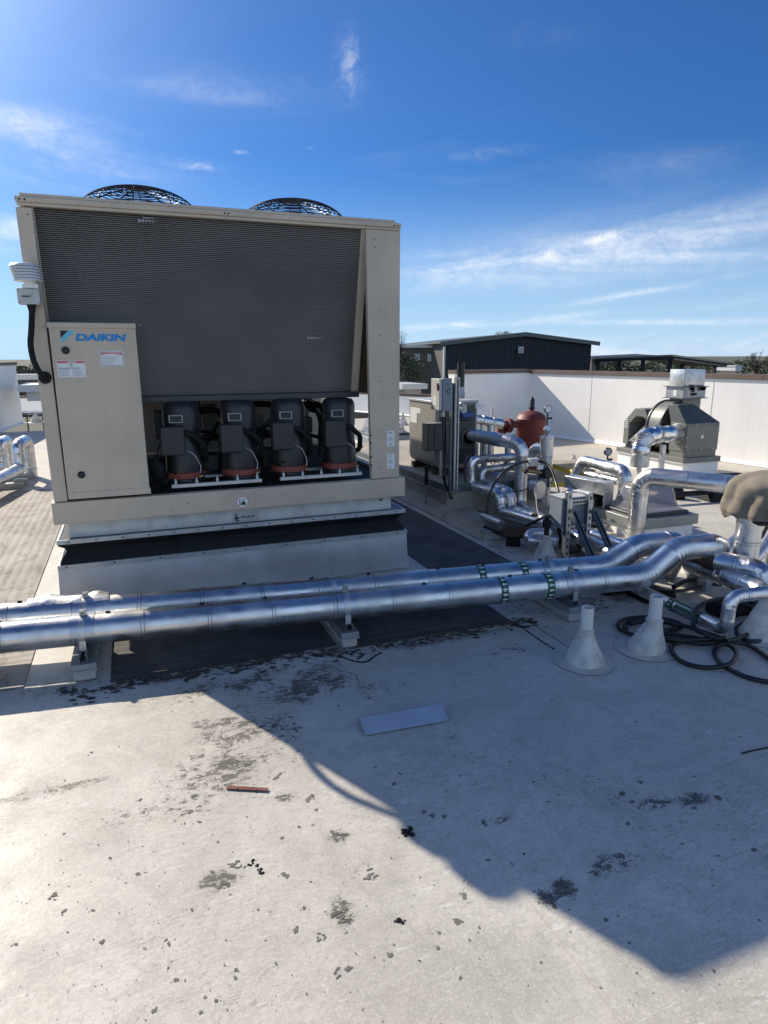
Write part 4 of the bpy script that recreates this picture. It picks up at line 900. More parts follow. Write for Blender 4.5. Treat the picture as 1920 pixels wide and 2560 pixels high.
# dark band fasteners at the jacket laps and the arrow bands
def ring(mb, c, d, r, wdt, th=.002, a0=0, a1=2*math.pi, n=36):
    c = Vector(c); d = Vector(d).normalized(); u = Vector((0, 0, 1)); u = (u-d*u.dot(d)).normalized(); v = d.cross(u); vs = []; fs = []
    for i in range(n+1):
        a = a0+(a1-a0)*i/n; e = u*math.cos(a)+v*math.sin(a)
        for t, rr in ((-wdt/2, r), (-wdt/2, r+th), (wdt/2, r+th), (wdt/2, r)): vs.append(c+d*t+e*rr)
    for i in range(n):
        for k in range(4): fs.append((i*4+k, i*4+(k+1) % 4, (i+1)*4+(k+1) % 4, (i+1)*4+k))
    return mb.add(vs, fs, True)
def arrow_band(px, py, root, yl, zc, n_, rev):
    c = ppl(px, py, (1.5, yl(1.5), 0), n_); c = Vector((c.x, yl(c.x), zc)); d = Vector((n_.y, -n_.x, 0)).normalized()
    bnd = ring(MB(), c, d, PR+.0012, .046, .0012).build('flow_arrow_band', 'green_label', root)
    mb = MB(); u = Vector((0, 0, 1)); v = d.cross(u)
    for k in range(16):
        a = 2*math.pi*k/16
        def S(t, s_):                                     # along pipe, round the pipe
            b = a+s_/PR; return c+d*(t*(-1 if rev else 1))+(u*math.cos(b)+v*math.sin(b))*(PR+.0040)
        q = [S(-.017, -.0042), S(0, -.0042), S(0, -.0095), S(.018, 0), S(0, .0095), S(0, .0042), S(-.017, .0042)]
        mb.add(q, [(0, 1, 5, 6) if not rev else (6, 5, 1, 0), (2, 3, 4) if not rev else (4, 3, 2)], False)
    mb.build('flow_arrows', 'label_white', bnd)
arrow_band(1250, 1480, front, fy_, zf, FN, True); arrow_band(1364, 1463, front, fy_, zf, FN, True)
arrow_band(1198, 1447, back, by_, zb_, BNn, False); arrow_band(1302, 1438, back, by_, zb_, BNn, False)
# clasp stubs along the laps on top
for root, yl, zc, xs in ((front, fy_, zf, (-.72, -.20, .28, .62, 1.55, 2.10, 2.55)), (back, by_, zb_, (-.66, .55, .95, 1.30, 1.75, 2.05, 2.45))):
    for x in xs: MB().cbox((x, yl(x)+.012, zc+PR+.004), (.022, .010, .010), math.atan2(-.122, 1)).build('band_clasp', 'hole_dark', root)
# foil flap torn up beside the first clamp on the rear pipe
fw = MB(); vs = []; fs = []; n = 24
for i in range(n+1):
    x = -.62+.42*i/n; t = i/n; lift = .012+.020*math.exp(-((t-.25)/.12)**2)+.016*math.exp(-((t-.85)/.1)**2)
    for k in range(7):
        a = -.55+.95*k/6; r_ = PR+.003+lift*(k/6)**1.5
        vs.append((x, by_(x)+math.sin(a)*r_, zb_+math.cos(a)*r_))
for i in range(n):
    for k in range(6): fs.append((i*7+k, (i+1)*7+k, (i+1)*7+k+1, i*7+k+1))
fw.add(vs, fs, True).build('loose_jacket_flap', 'jacket_soft', back)

# pipe supports: membrane-wrapped block, steel cap, strut channel, straps round both pipes
def strut(mb, p, q, wd, ht, th=.0035, up=(0, 0, 1), lip=.008):
    p, q = Vector(p), Vector(q); d = (q-p).normalized(); up = Vector(up); sd = d.cross(up).normalized(); u2 = sd.cross(d)
    for o, a, b_ in ((-wd/2+th/2, th, ht), (wd/2-th/2, th, ht)): mb.bar(p+sd*o, q+sd*o, a, b_, up)
    mb.bar(p-u2*(ht/2-th/2), q-u2*(ht/2-th/2), wd-2*th, th, up)
    for o in (-1, 1): mb.bar(p+sd*(o*(wd/2-th-lip/2))+u2*(ht/2-th/2), q+sd*(o*(wd/2-th-lip/2))+u2*(ht/2-th/2), lip, th, up)
    return mb
def pipe_support(label, px, py, wpx, L):
    c = pz(px, py); k = (c-ORG).dot(FWD)/FPX; wd_ = wpx*k/1.0; yaw = math.radians(-6.5)
    t = thing('pipe_support', label, 'pipe support', (c.x, c.y, 0), 'block supports under the twin pipes'); o = Vector((c.x, c.y, 0))
    A = Vector((math.sin(.02), math.cos(.02), 0)); Bd = Vector((A.y, -A.x, 0))
    R = Matrix.Rotation(-.02, 4, 'Z')
    def bxl(mb, x0, x1, y0, y1, z0, z1): return mb.box((x0, y0, z0), (x1, y1, z1), Matrix.Translation(o) @ R)
    h = wd_/2
    blk = MB()
    for i in range(int(L/.29)+1):
        y0 = .012+i*.29; bxl(blk, -h*.82, h*.82, y0, min(L, y0+.285), .003, .060)
    blk.build('base_block', 'foam_block', t, .008)
    bxl(MB(), -h, h, 0, L+.02, .058, .063).build('cap_lip', 'strut_light', t); bxl(MB(), -h*.98, h*.98, .003, L, .063, .097).build('steel_cap', 'galvanized_dull', t, .003)
    p, q = o+A*.02+Vector((0, 0, .0985+.0205)), o+A*(L-.02)+Vector((0, 0, .0985+.0205))
    s_ = strut(MB(), p, q, .041, .041); s_.build('strut_channel', 'strut_steel', t)
    for (yl, zc) in ((fy_, zf), (by_, zb_)):
        # crossing of the strut line with this pipe
        x = c.x+.01; P = Vector((x, yl(x), zc)); d = Vector((1, -.122, 0)).normalized()
        cl = ring(MB(), P, d, PR+.003, .032, .003, -math.pi*.62, math.pi*.62, 30); u = Vector((0, 0, 1)); v = d.cross(u)
        for s in (-1, 1):
            e = P+u*(math.cos(math.pi*.62)*(PR+.005))+v*(s*math.sin(math.pi*.62)*(PR+.005)); cl.bar(e, Vector((e.x, e.y+ s*.0, .135)), .032, .004, (v.x, v.y, 0))
        c_ = cl.build('pipe_clamp', 'galvanized', t)
        bl = MB(); tp = P+u*(PR+.006); bl.box(tp+Vector((-.016, -.010, 0)), tp+Vector((.016, -.006, .026))); bl.box(tp+Vector((-.016, .006, 0)), tp+Vector((.016, .010, .026))); bl.cyl(tp+Vector((0, -.022, .015)), tp+Vector((0, .022, .015)), .0055, None, 8); bl.cyl(tp+Vector((0, -.022, .015)), tp+Vector((0, -.013, .015)), .012, None, 6); bl.build('clamp_bolt', 'strut_light', c_)
        sh = ring(MB(), P, d, PR+.0015, .115, .0015, -1.7, 1.7, 30); sh.build('saddle_shield', 'band_blue_grey', t)
    return t
pipe_support('left pipe support on a pale block, partly in sun beside the tan walkway pads', 213, 1706, 63, .78)
pipe_support('pipe support further along the twin pipes, left of the photo', -1150, 1840, 63, .8) if False else None
pipe_support('middle pipe support under the twin pipes in front of the chiller curb', 877, 1622, 47, .86)
pipe_support('right pipe support half hidden behind the nearest white vent pipe', 1440, 1556, 42, .92)
# ================================================================== boiler platform and boiler
PX0, PY0, PY1, PH = 3.0, 6.0, 9.7, .325
t = thing('boiler_platform', 'raised boiler platform with a dark green metal edge and tan membrane sides', 'equipment platform', (PX0, PY0, 0))
MB().box((PX0+.012, PY0+.012, 0), (4.28, PY1-.012, .245)).build('curb_side', 'pad_membrane', t)
c = MB(); c.add([(PX0-.13, PY0-.13, .006), (PX0-.13, PY1, .006), (PX0+.01, PY1, .11), (PX0+.01, PY0-.0, .11), (4.28, PY0-.13, .006), (4.28, PY0, .11)], [(0, 3, 2, 1), (0, 4, 5, 3)], False); c.build('membrane_cant', 'pad_membrane', t)
f = MB(); f.box((PX0-.012, PY0-.012, .248), (PX0+.012, PY1, PH)); f.box((PX0+.012, PY0-.012, .248), (4.30, PY0+.012, PH)); f.box((4.275, PY0+.012, .248), (4.30, PY1, PH)); f.build('metal_edge', 'pad_fascia', t, .004)
MB().box((PX0-.020, PY0-.02, .240), (PX0-.002, PY1, .249)).build('drip_edge', 'strut_light', t)
MB().box((PX0+.012, PY0+.012, .25), (4.275, PY1-.01, PH-.004)).build('top_membrane', 'pad_membrane', t)

lw = MB(); lw.box((PX0-.0, 5.15, 0), (PX0+.20, PY0-.14, .10)); lw.add([(PX0-.13, 5.05, .006), (PX0-.13, PY0-.13, .006), (PX0, PY0-.13, .10), (PX0, 5.15, .10), (PX0+.22, 5.05, .006), (PX0+.22, 5.15, .10)], [(0, 3, 2, 1), (0, 4, 5, 3)], False); lw.build('low_ledge', 'pad_membrane', t)
bt = thing('boiler', 'beige cabinet boiler with a dark burner box standing on the raised platform', 'boiler', (3.6, 6.9, PH))
BXL = 3.14; n0 = pX(1087, 1180, BXL); n1 = pX(1023, 1150, BXL); BY0, BY1 = n0.y, n1.y; ztop = pX(1088, 1003, BXL).z
BXR = pY(1194, 1000, BY0).x
for yy in (BY0+.06, BY1-.1): MB().box((BXL+.02, yy, PH), (BXR-.02, yy+.09, PH+.065)).build('skid_rail', 'rust_iron', bt, .004)
cb = MB(); z0 = PH+.066; r_ = .10
prof = [(BXL, ztop-.03), (BXL, z0+r_)]+[(BXL+r_*(1-math.cos(a)), z0+r_*(1-math.sin(a))) for a in (0.4, .8, 1.2, 1.57)]+[(BXR, z0), (BXR, ztop-.03)]
cb.prism(prof, 1, BY0, BY1); cab = cb.build('cabinet', 'boiler_beige', bt, .006)
MB().box((BXL-.012, BY0-.012, ztop-.029), (BXR+.012, BY1+.012, ztop)).build('top_cover', 'boiler_top', bt, .006)
MB().box((BXL+.05, BY0-.012, z0+.05), (BXR-.03, BY0-.002, ztop-.05)).build('front_shade_panel', 'charcoal_paint', bt)  # charcoal sheet paints the shade on the cabinet's near face
a = pX(1026, 1017, BXL-.002); b_ = pX(1051, 1034, BXL-.002); c_ = pX(1042, 1058, BXL-.002)
l = MB(); l.box((BXL-.003, a.y, b_.z), (BXL, b_.y, a.z)); l.box((BXL-.003, a.y, c_.z), (BXL, c_.y, b_.z)); l.build('data_label', 'label_white', cab)
# burner box
QX = 2.97; q0 = pX(1070.5, 1061, QX); q1 = pX(1039, 1051, QX); qz0 = pX(1071.5, 1129, QX).z; QR = pY(1188, 1085, q0.y).x
bb = MB().box((QX, q0.y, qz0), (QR, min(q1.y, BY0-.013), q0.z)); bb_o = bb.build('burner_box', 'charcoal_soft', bt, .008)
MB().box((QX-.008, q0.y-.008, q0.z), (QR+.008, min(q1.y, BY0-.013), q0.z+.008)).build('box_lid', 'fan_grey', bb_o, .002)
x = pY(1086, 1095, q0.y).x; MB().box((x-.004, q0.y-.003, qz0+.01), (x+.004, q0.y, q0.z-.01)).build('panel_joint', 'hole_dark', bb_o)
cc = pY(1172, 1093, q0.y-.002); MB().lathe([(.10, 0), (.10, .012), (.075, .02), (.075, 0)], cc, 28, Matrix.Rotation(math.pi/2, 3, 'X')).build('pipe_collar', 'charcoal_paint', bb_o)
for xx in (1106, 1112): pp = pY(xx, 1150, q0.y-.0); MB().cyl((pp.x, q0.y+.05, PH), (pp.x, q0.y+.05, qz0), .013, None, 10).build('box_leg', 'strut_light', bb_o)
for i, (x0_, x1_, y0_, y1_) in enumerate(((1166, 1187, 1007, 1013), (1166, 1183, 1014.5, 1018))):
    a, b_, c_, d_ = bx(x0_, y0_, x1_, y1_, BY0+.2); MB().box((a, BY0-.016, c_), (b_, BY0-.0125, d_)).build('bright_gap_plate', 'label_white', bt)  # white plates painted in for the sunlit wall glimpsed through openings
# gas train in front of the cabinet top
for px, py, wpx, hpx, m in ((1156, 1022, 15, 22, 'light_grey_box'), (1166, 1037, 34, 13, 'blue_paint'), (1152, 1010, 10, 10, 'galvanized_dull')):
    c0 = pY(px, py, BY0-.10); k = (c0-ORG).dot(FWD)/FPX; MB().cbox(c0, (wpx*k, .10, hpx*k)).build('gas_valve', m, bt, .012)
fx = at(1151, 960, 205); fl = MB(); base = Vector((fx.x, BY0+.45, ztop)); px_, py_ = proj(base+Vector((0, 0, .4)))
tx = pY(1151, 990, BY0+.40); base = Vector((tx.x, BY0+.40, ztop)); hz_ = zat(base, 906)
st = thing('flue_stack', 'tall matt black flue stack rising from the boiler top', 'flue', base); k = (base-ORG).dot(FWD)/FPX
MB().lathe([(9.4*k, .10), (9.4*k, hz_-ztop), (8.6*k, hz_-ztop), (8.6*k, .10)], base, 22).build('stack', 'black_paint', st)
MB().lathe([(11*k, 0), (11*k, .06), (9.6*k, .075), (9.6*k, .13)], base, 22).build('stack_collar', 'galvanized_dull', st)

# disconnect switch on strut posts
sp = pz(1127, 1228, PH); s1 = pz(1137, 1224, PH)
t = thing('disconnect_switch', 'grey disconnect switch mounted on twin tall strut posts beside the boiler', 'disconnect switch', (sp.x, sp.y, PH))
for P, yt, w_ in ((sp, 958, .043), (s1, 943, .043)):
    P = Vector((P.x, P.y, PH)); h_ = zat(P, yt); strut(MB(), P, Vector((P.x, P.y, h_)), w_, .043, .004, (0, -1, 0)).build('strut_post', 'strut_light' if yt == 943 else 'strut_steel', t)
    MB().box(P+Vector((-.05, -.05, 0)), P+Vector((.05, .05, .008))).build('base_plate', 'strut_steel', t)
dy = sp.y-.09; a, b_, c_, d_ = bx(1107, 946, 1129, 1028, dy)
eb = MB().box((a, dy, c_), (b_, sp.y-.025, d_)); ebo = eb.build('enclosure', 'grey_enclosure', t, .006)
sx2 = pX(1094, 950, a).y; MB().box((a-.002, dy+.006, c_+.01), (a-.030, sp.y+.10, d_-.004)).build('enclosure_side', 'light_grey_box', t, .004)
MB().box((a-.032, dy+.06, c_+.05), (a-.030, sp.y+.05, c_+.14)).build('side_label', 'label_white', t)
MB().bar((a-.034, dy+.04, d_-.05), (a-.045, dy+.005, d_-.11), .018, .018).build('switch_handle', 'red_tank', t)
for u, v in ((.55, .18), (.7, .32), (.45, .38), (.6, .45)): MB().cyl((a+(b_-a)*u, dy, c_+(d_-c_)*(1-v)), (a+(b_-a)*u, dy-.004, c_+(d_-c_)*(1-v)), .008, None, 10).build('cover_knob', 'hole_dark', ebo)
cable([Vector((a+.02, dy+.03, c_)), Vector((a+.022, dy+.02, c_-.12)), Vector((a+.02, dy-.01, c_-.45)), pY(1110, 1190, dy-.1), pz(1118, 1222, PH+.02), pz(1142, 1262, .05), pz(1175, 1268, .03), pz(1215, 1290, .04), pz(1240, 1305, .05)], .016, 'cable', t, 'supply_conduit', 10)
cable([Vector((a+.05, dy+.03, c_)), pY(1116, 1120, dy-.02), pY(1112, 1180, dy-.08), pz(1114, 1215, PH+.015), pz(1128, 1250, .12), pz(1150, 1266, .03), pz(1180, 1276, .025), pz(1212, 1283, .03)], .014, 'cable', t, 'supply_conduit', 10)
MB().cyl((a+.02, dy+.03, c_-.05), (a+.02, dy+.03, c_+.002), .022, None, 12).build('conduit_fitting', 'light_grey_box', t)
# black riser post at the platform edge
p = pz(1065.5, 1258, 0.01); p = Vector((PX0-.06, pX(1066, 1215, PX0-.06).y, 0)); t = thing('vent_pipe', 'thin grey and black stand pipe against the platform edge left of the boiler cables', 'stand pipe', p)
MB().cyl(p, p+Vector((0, 0, zat(p, 1212))), .012, None, 10).build('lower_tube', 'galvanized_dull', t); MB().cyl(p+Vector((0, 0, zat(p, 1212))), p+Vector((0, 0, zat(p, 1166))), .022, .020, 12).build('upper_sleeve', 'black_rubber', t)

# ================================================================== heating pipework beside the boiler
GP = 'jacketed pipes between boiler and pump'
# B: boiler return, elbow and long riser
B1 = at(1306, 1110, 238); b0 = pY(1176, 1087, q0.y); bz = B1.z
B1v = Vector((B1.x, B1.y, 0)); B2 = Vector((B1.x, B1.y, zat(B1v, 1266))); b3 = pz(1395, 1333, B2.z-.0)
pipe('jacketed_pipe', 'thick silver pipe from the burner box elbowing down in front of the red tank', 'pipe', [b0+Vector((0, .03, 0)), B1, B2, b3, pz(1520, 1385, max(.1, B2.z-.04))], .070, [0, .13, .09, .2, 0], 'jacket', .26, None, GP, .012)
cc = b0.lerp(B1, .52); ring_o = ring(MB(), cc, B1-b0, .0725, .10, .002); tag(ring_o.build('pipe_wrap', 'band_blue_grey'), 'blue grey tape wrap round the boiler pipe just before its elbow', 'pipe wrap')
# A: supply header to the red separator tank
TK = at(1326, 1095, 205); TK.z = 0
tz = zat(TK, 1050)
a0 = at(1182, 1048, 212); a1 = at(1254, 1061, 208)
pipe('jacketed_pipe', 'short bright silver header pipe running from the boiler to the red tank', 'pipe', [a0, a1], .062, .1, 'jacket_soft', .14, None, GP, .02)
tg_ = thing('air_separator', 'rust red upright tank with a black air vent on top', 'tank', TK); R = 36.2/205
zb_t = zat(TK, 1178)
MB().lathe([(R*.55, zb_t-.07), (R*.85, zb_t-.045), (R, zb_t), (R, tz), (R*1.015, tz+.004), (R*1.015, tz+.016), (R*.99, tz+.02), (R*.9, tz+.058), (R*.65, tz+.09), (R*.3, tz+.108), (0, tz+.112)], TK, 40).build('tank_shell', 'red_tank', tg_)
MB().cyl(TK+Vector((0, 0, tz+.10)), TK+Vector((0, 0, tz+.16)), .028, .02, 14).build('top_nozzle', 'red_tank', tg_)
v0 = zat(TK, 1022); v1 = zat(TK, 999)
MB().lathe([(.012, tz+.15), (.03, v0-.005), (.036, v0+.004), (.036, v0+.022), (.030, v0+.03), (.031, v1), (.022, v1+.012), (.010, v1+.018), (.010, v1+.035), (0, v1+.036)], TK, 18).build('air_vent', 'black_paint', tg_)
for q in range(3): aa = 2.1*q+.4; MB().bar(TK+Vector((math.cos(aa)*R*.8, math.sin(aa)*R*.8, 0)), TK+Vector((math.cos(aa)*R*.8, math.sin(aa)*R*.8, zb_t)), .03, .03).build('leg', 'rust_iron', tg_)
fz = at(1288, 1061, 206); dirA = (a1-a0).normalized(); nz = MB(); nz.cyl(a1, Vector((TK.x, TK.y, fz.z)), .042, None, 20); nz.build('inlet_nozzle', 'red_tank', tg_)
for s_ in (.0, .032): MB().cyl(a1+dirA*(.02+s_+.05), a1+dirA*(.044+s_+.05), .085, None, 24).build('flange', 'red_tank', tg_)
a2 = at(1226, 1062, 210); a2b = Vector((a2.x, a2.y, zat(a2, 1150)))
pipe('jacketed_pipe', 'short vertical silver drop pipe below the bright header, behind the boiler riser', 'pipe', [a2, a2b], .05, .1, 'jacket_dull', .2, None, GP)
a4 = at(1254, 1066, 206); MBr = MB().cyl(a4, Vector((a4.x, a4.y, zat(a4, 1094))), .055, None, 20); tag(MBr.build('pipe_stub', 'red_tank'), 'short red pipe stub under the header beside the tank', 'pipe')
a5 = at(1204, 1062, 212); MBr = MB().cyl(a5, Vector((a5.x, a5.y, zat(a5, 1150))), .014, None, 10); tag(MBr.build('thin_pipe', 'strut_light'), 'thin bright vertical tube under the boiler header', 'pipe')
a6 = at(1231, 1042, 200); MBr = MB().cyl(Vector((a6.x, a6.y, .0)), Vector((a6.x, a6.y, zat(a6, 1018))), .022, None, 12); tag(MBr.build('stand_pipe', 'white_pvc'), 'short white stand pipe against the shaded wall behind the header', 'stand pipe')
# D and E: pair looping over and down
for (nm, lab, pts, sv) in (('D', 'upper of two small silver pipes looping left of the tall riser', ((1300, 1141, 226), (1178, 1149, 238), (1178, 1214, 240), (1250, 1238, 248), (1251, 1283, 250), (1335, 1317, 262), (1420, 1352, 278)), 0),
                       ('E', 'lower of two small silver pipes looping left of the tall riser', ((1300, 1163, 222), (1204, 1176, 232), (1203, 1206, 233), (1276, 1236, 245), (1277, 1283, 247), (1338, 1304, 256), (1385, 1325, 264)), 1)):
    P = [at(*q) for q in pts]
    P[2] = Vector((P[1].x, P[1].y, zat(P[1], pts[2][1]))); P[4] = Vector((P[3].x, P[3].y, zat(P[3], pts[4][1])))
    for i_ in (4, 5, 6): P[i_].z = max(P[i_].z, .09)
    pipe('jacketed_pipe', lab, 'pipe', P, [.042, .042, .046, .066, .056, .052, .05], [0, .07, .07, .09, .08, .2, 0], 'jacket_soft', .17, None, GP, .03)
pipe('jacketed_pipe', 'large dull silver pipe lying dark behind the looped pair', 'pipe', [at(1195, 1185, 215), at(1300, 1215, 225), at(1350, 1225, 232)], .10, .2, 'jacket_dull', .3, None, GP, .02)
for lab, px, y0, y1, s_, r_, m in (('slim bright vertical pipe between the looped pair and the burner box', 1193, 1108, 1160, 228, .016, 'strut_light'), ('dull silver vertical pipe below the burner box elbow', 1212, 1105, 1160, 222, .034, 'jacket_dull'), ('second dull silver drop pipe just left of the tall riser', 1270, 1120, 1225, 226, .036, 'jacket_dull')):
    P = at(px, y0, s_); tag(MB().sweep(seams([(Vector((P.x, P.y, zat(P, y1)-.15)), r_), (P, r_)], .2), 18).build('jacketed_pipe', m), lab, 'pipe', GP)
P = at(1168, 1150, 236); t = thing('pipe_hanger', 'dark strut hanger post holding the looped pair beside the disconnect posts', 'pipe support', (P.x, P.y, PH)); strut(MB(), (P.x, P.y, .0), (P.x, P.y, P.z+.05), .041, .041, .0035, (0, -1, 0)).build('strut_post', 'strut_steel', t); MB().box((P.x-.03, P.y-.02, P.z-.05), (P.x+.22, P.y+.02, P.z-.02)).build('cross_arm', 'strut_steel', t)
for q in ((1232, 1150, 230), (1262, 1147, 228)):
    P = at(*q); tag(ring(MB(), P, (1, .15, .05), .047, .014, .003).build('pipe_clamp', 'strut_steel'), 'thin steel clamp round the upper looped pipe, '+('nearer its elbow' if q[0] < 1250 else 'nearer the tall riser'), 'clamp')
P = at(1222, 1215, 241); cable([P, at(1240, 1222, 243), at(1262, 1218, 243), at(1290, 1228, 245), at(1318, 1222, 245)], .006, 'cable', None, 'heat_trace_cable', 8, 8, 'thin black cable lying over the foil-wrapped looped pipes', 'cable')
P = at(1336, 1290, 262); t = thing('conduit_body', 'small dark conduit box among the foil elbows below the risers', 'junction box', P); MB().cbox(P, (.06, .05, .05), .4).build('box', 'charcoal_paint', t, .006); MB().cyl(P, Vector((P.x, P.y, 0)), .014, None, 10).build('conduit_stub', 'black_rubber', t)
# C: pump discharge riser with thermometer and gauge
C1 = at(1368, 1090, 232); C0 = Vector((C1.x, C1.y, zat(C1, 1262)))
ct = thing('pump_riser', 'flat-topped silver riser with a thermometer and a pressure gauge, right of the red tank', 'pipe riser', C0)
zt_ = C1.z; k = 1/232
MB().sweep(seams([(C0, .066), (Vector((C0.x, C0.y, C0.z+.26)), .066), (Vector((C0.x, C0.y, C0.z+.27)), .072), (C1, .072)], .2), 28).build('jacketed_riser', 'jacket', ct)
pipe('branch_elbow', None, None, [Vector((C1.x, C1.y, zat(C1, 1122)))-Vector((.02, 0, 0)), at(1340, 1120, 226), at(1322, 1150, 224)], .062, .1, 'jacket_soft', .1, ct, None, .02)
g0 = C1+Vector((-.01, .0, 0)); MB().cyl(g0, g0+Vector((-.015, -.03, .065)), .010, None, 10).build('thermometer_stem', 'brass', ct)
gd = MB().cyl(g0+Vector((-.018, -.03, .070)), g0+Vector((-.02, -.05, .088)), .040, None, 24); gdo = gd.build('thermometer_case', 'strut_light', ct); MB().cyl(g0+Vector((-.0202, -.0505, .0885)), g0+Vector((-.0204, -.0525, .090)), .033, None, 24).build('dial_face', 'label_white', gdo)
s0 = at(1370, 1090, 226); s0 = Vector((s0.x, s0.y+.03, C1.z-.02)); gz = zat(s0, 1023)
MB().cyl(s0, Vector((s0.x, s0.y, gz-.035)), .009, None, 10).build('gauge_stem', 'black_paint', ct); MB().cyl((s0.x, s0.y, gz-.10), (s0.x+.05, s0.y-.01, gz-.10), .010, .013, 10).build('gauge_cock', 'black_paint', ct)
gc = Vector((s0.x, s0.y, gz)); tow = (ORG-gc); tow.z = 0; tow.normalize(); tow = (tow+Vector((.5, .1, 0))).normalized()
go = MB().cyl(gc-tow*.012, gc+tow*.014, .043, None, 24).build('gauge_case', 'black_paint', ct); MB().cyl(gc+tow*.0145, gc+tow*.016, .036, None, 24).build('dial_face', 'label_white', go)
# actuator, junction box and cable loop
A0 = at(1364, 1183, 240); t = thing('valve_actuator', 'black valve actuator with a small grey junction box, between the two risers', 'valve actuator', A0)
MB().cbox(A0, (.115, .10, .10), .2).build('actuator_body', 'black_paint', t, .014); MB().cbox(A0+Vector((-.01, .0, .065)), (.09, .08, .03), .2).build('actuator_cover', 'charcoal_paint', t, .008)
MB().cbox(at(1350, 1168, 243), (.075, .02, .045), .15).build('white_tag', 'label_white', t)
MB().cyl(at(1305, 1175, 250), at(1352, 1182, 244), .016, None, 12).build('valve_stem', 'brass', t); MB().cyl(at(1312, 1176, 252), at(1318, 1180, 252), .026, None, 12).build('hose_bib', 'black_paint', t)
J = at(1333, 1155, 250); MB().cbox(J, (.112, .05, .078), .1).build('junction_box', 'light_grey_box', t, .004)
pl = pX(1372, 1215, A0.x+.02); MB().bar(at(1371, 1190, 241), at(1371, 1218, 241), .022, .012).build('drop_lever', 'black_paint', t)
k = lambda L: [at(*q) for q in L]
cable(k(((1321, 1153, 250), (1306, 1156, 252), (1283, 1165, 255), (1261, 1179, 257), (1241, 1201, 258), (1227, 1229, 259), (1220, 1258, 259), (1217, 1290, 259))), .0125, 'cable', None, 'cable_loop', 10, 8, 'black cable arching left from the grey junction box down to the roof', 'cable')
cable(k(((1346, 1153, 250), (1358, 1155, 251), (1371, 1163, 253), (1381, 1179, 256), (1390, 1207, 260), (1398, 1234, 266), (1402, 1246, 272))), .0125, 'cable', None, 'cable_loop', 10, 8, 'black cable arching right from the grey junction box to the control box', 'cable')
cable([at(1341, 1196, 246), at(1340, 1225, 250), at(1342, 1265, 258), at(1349, 1300, 266), at(1352, 1318, 270)], .0055, 'label_grey', None, 'sensor_wire', 8, 8, 'thin pale wire hanging between the two risers', 'wire')

# low pipework near the platform corner
p0 = pz(1208, 1291, .15); p1 = pz(1254, 1311, .15)
pipe('jacketed_pipe', 'short open-ended silver pipe on a small stand near the platform corner', 'pipe', [p0, p1], .036, .1, 'jacket_dull', .12, None, GP)
tag(MB().cyl(pz(1214, 1317, .09), pz(1262, 1334, .09), .028, None, 16).build('drain_pipe', 'black_paint'), 'black capped drain pipe just below the short open-ended silver pipe', 'pipe')
vb = pz(1284, 1327, .13); t = thing('strainer_valve', 'dark rusty iron strainer at the end of the short silver pipe', 'valve', (vb.x, vb.y, 0))
MB().cbox(vb, (.20, .12, .11), -.6).build('valve_body', 'rust_iron', t, .02); MB().cbox(vb+Vector((.10, -.08, -.01)), (.12, .11, .10), -.6).build('bonnet', 'rust_iron', t, .02)
MB().cbox((vb.x, vb.y, .035), (.12, .12, .07), -.6).build('stand', 'black_rubber', t, .01)
bl = pz(1238, 1345, 0); t = thing('block_stand', 'low block stand with a grey cap under the short silver pipe', 'pipe support', (bl.x, bl.y, 0)); MB().cbox((bl.x, bl.y, .03), (.26, .12, .06), -.25).build('base_block', 'foam_block', t, .008); MB().cbox((bl.x, bl.y, .073), (.25, .115, .026), -.25).build('steel_cap', 'galvanized_dull', t, .003)
pipe('jacketed_pipe', 'crinkled foil-wrapped elbow lying behind the small white vent cone', 'pipe', [pz(1378, 1334, .13), pz(1325, 1333, .13), pz(1318, 1352, .10), pz(1368, 1353, .09), pz(1400, 1360, .09)], .045, .07, 'jacket_soft', .09, None, GP, .05)
for (x0_, y0_, x1_, y1_, r_, lab) in ((1465, 1333, 1572, 1373, .055, 'silver pipe on the roof right of the control frame, rear of two'), (1440, 1341, 1535, 1386, .050, 'silver pipe on the roof right of the control frame, front of two')):
    pipe('jacketed_pipe', lab, 'pipe', [pz(x0_-60, y0_-24, .15), pz(x0_, y0_, .15), pz(x1_, y1_, .15)], r_, .2, 'jacket', .3, None, GP)

# vent cones
def vent_cone(label, px, py, rb, hc, rt, hp, rp, tilt=(0, 0), pm='white_pvc', group='white conical roof vents'):
    c = pz(px, py); t = thing('roof_vent', label, 'roof vent', (c.x, c.y, 0), group); tx_, ty_ = tilt
    rn = random.Random(px); n = 36; prof = [(rb*1.55, .0045), (rb*1.10, .0065), (rb*1.02, .012), (rb, .03)]+[(rb+(rt-rb)*(u**.92), .03+(hc-.03)*u) for u in (.15, .3, .45, .6, .75, .9, 1.0)]
    vs = []; fs = []
    for i, (r, z) in enumerate(prof):
        for q in range(n):
            a = 2*math.pi*q/n; w_ = r*(1+.018*math.sin(3*a+i)+.012*rn.uniform(-1, 1)); vs.append((c.x+tx_*max(0, z)/hc+math.cos(a)*w_, c.y+ty_*max(0, z)/hc+math.sin(a)*w_, z))
    for i in range(len(prof)-1):
        for q in range(n): fs.append((i*n+q, i*n+(q+1) % n, (i+1)*n+(q+1) % n, (i+1)*n+q))
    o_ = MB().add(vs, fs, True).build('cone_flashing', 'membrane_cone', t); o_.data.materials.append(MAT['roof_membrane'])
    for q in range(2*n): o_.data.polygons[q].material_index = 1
    top = Vector((c.x+tx_, c.y+ty_, hc))
    MB().lathe([(rt*.98, -.012), (rt*1.12, .0), (rt*1.10, .016), (rt*1.0, .022)], top, 24).build('collar_tape', 'membrane_cone', t)
    if hp: MB().lathe([(rp*.86, -.02), (rp*.86, hp), (rp, hp), (rp, -.03)], top, 28).build('vent_tube', pm, t)
    return t, top
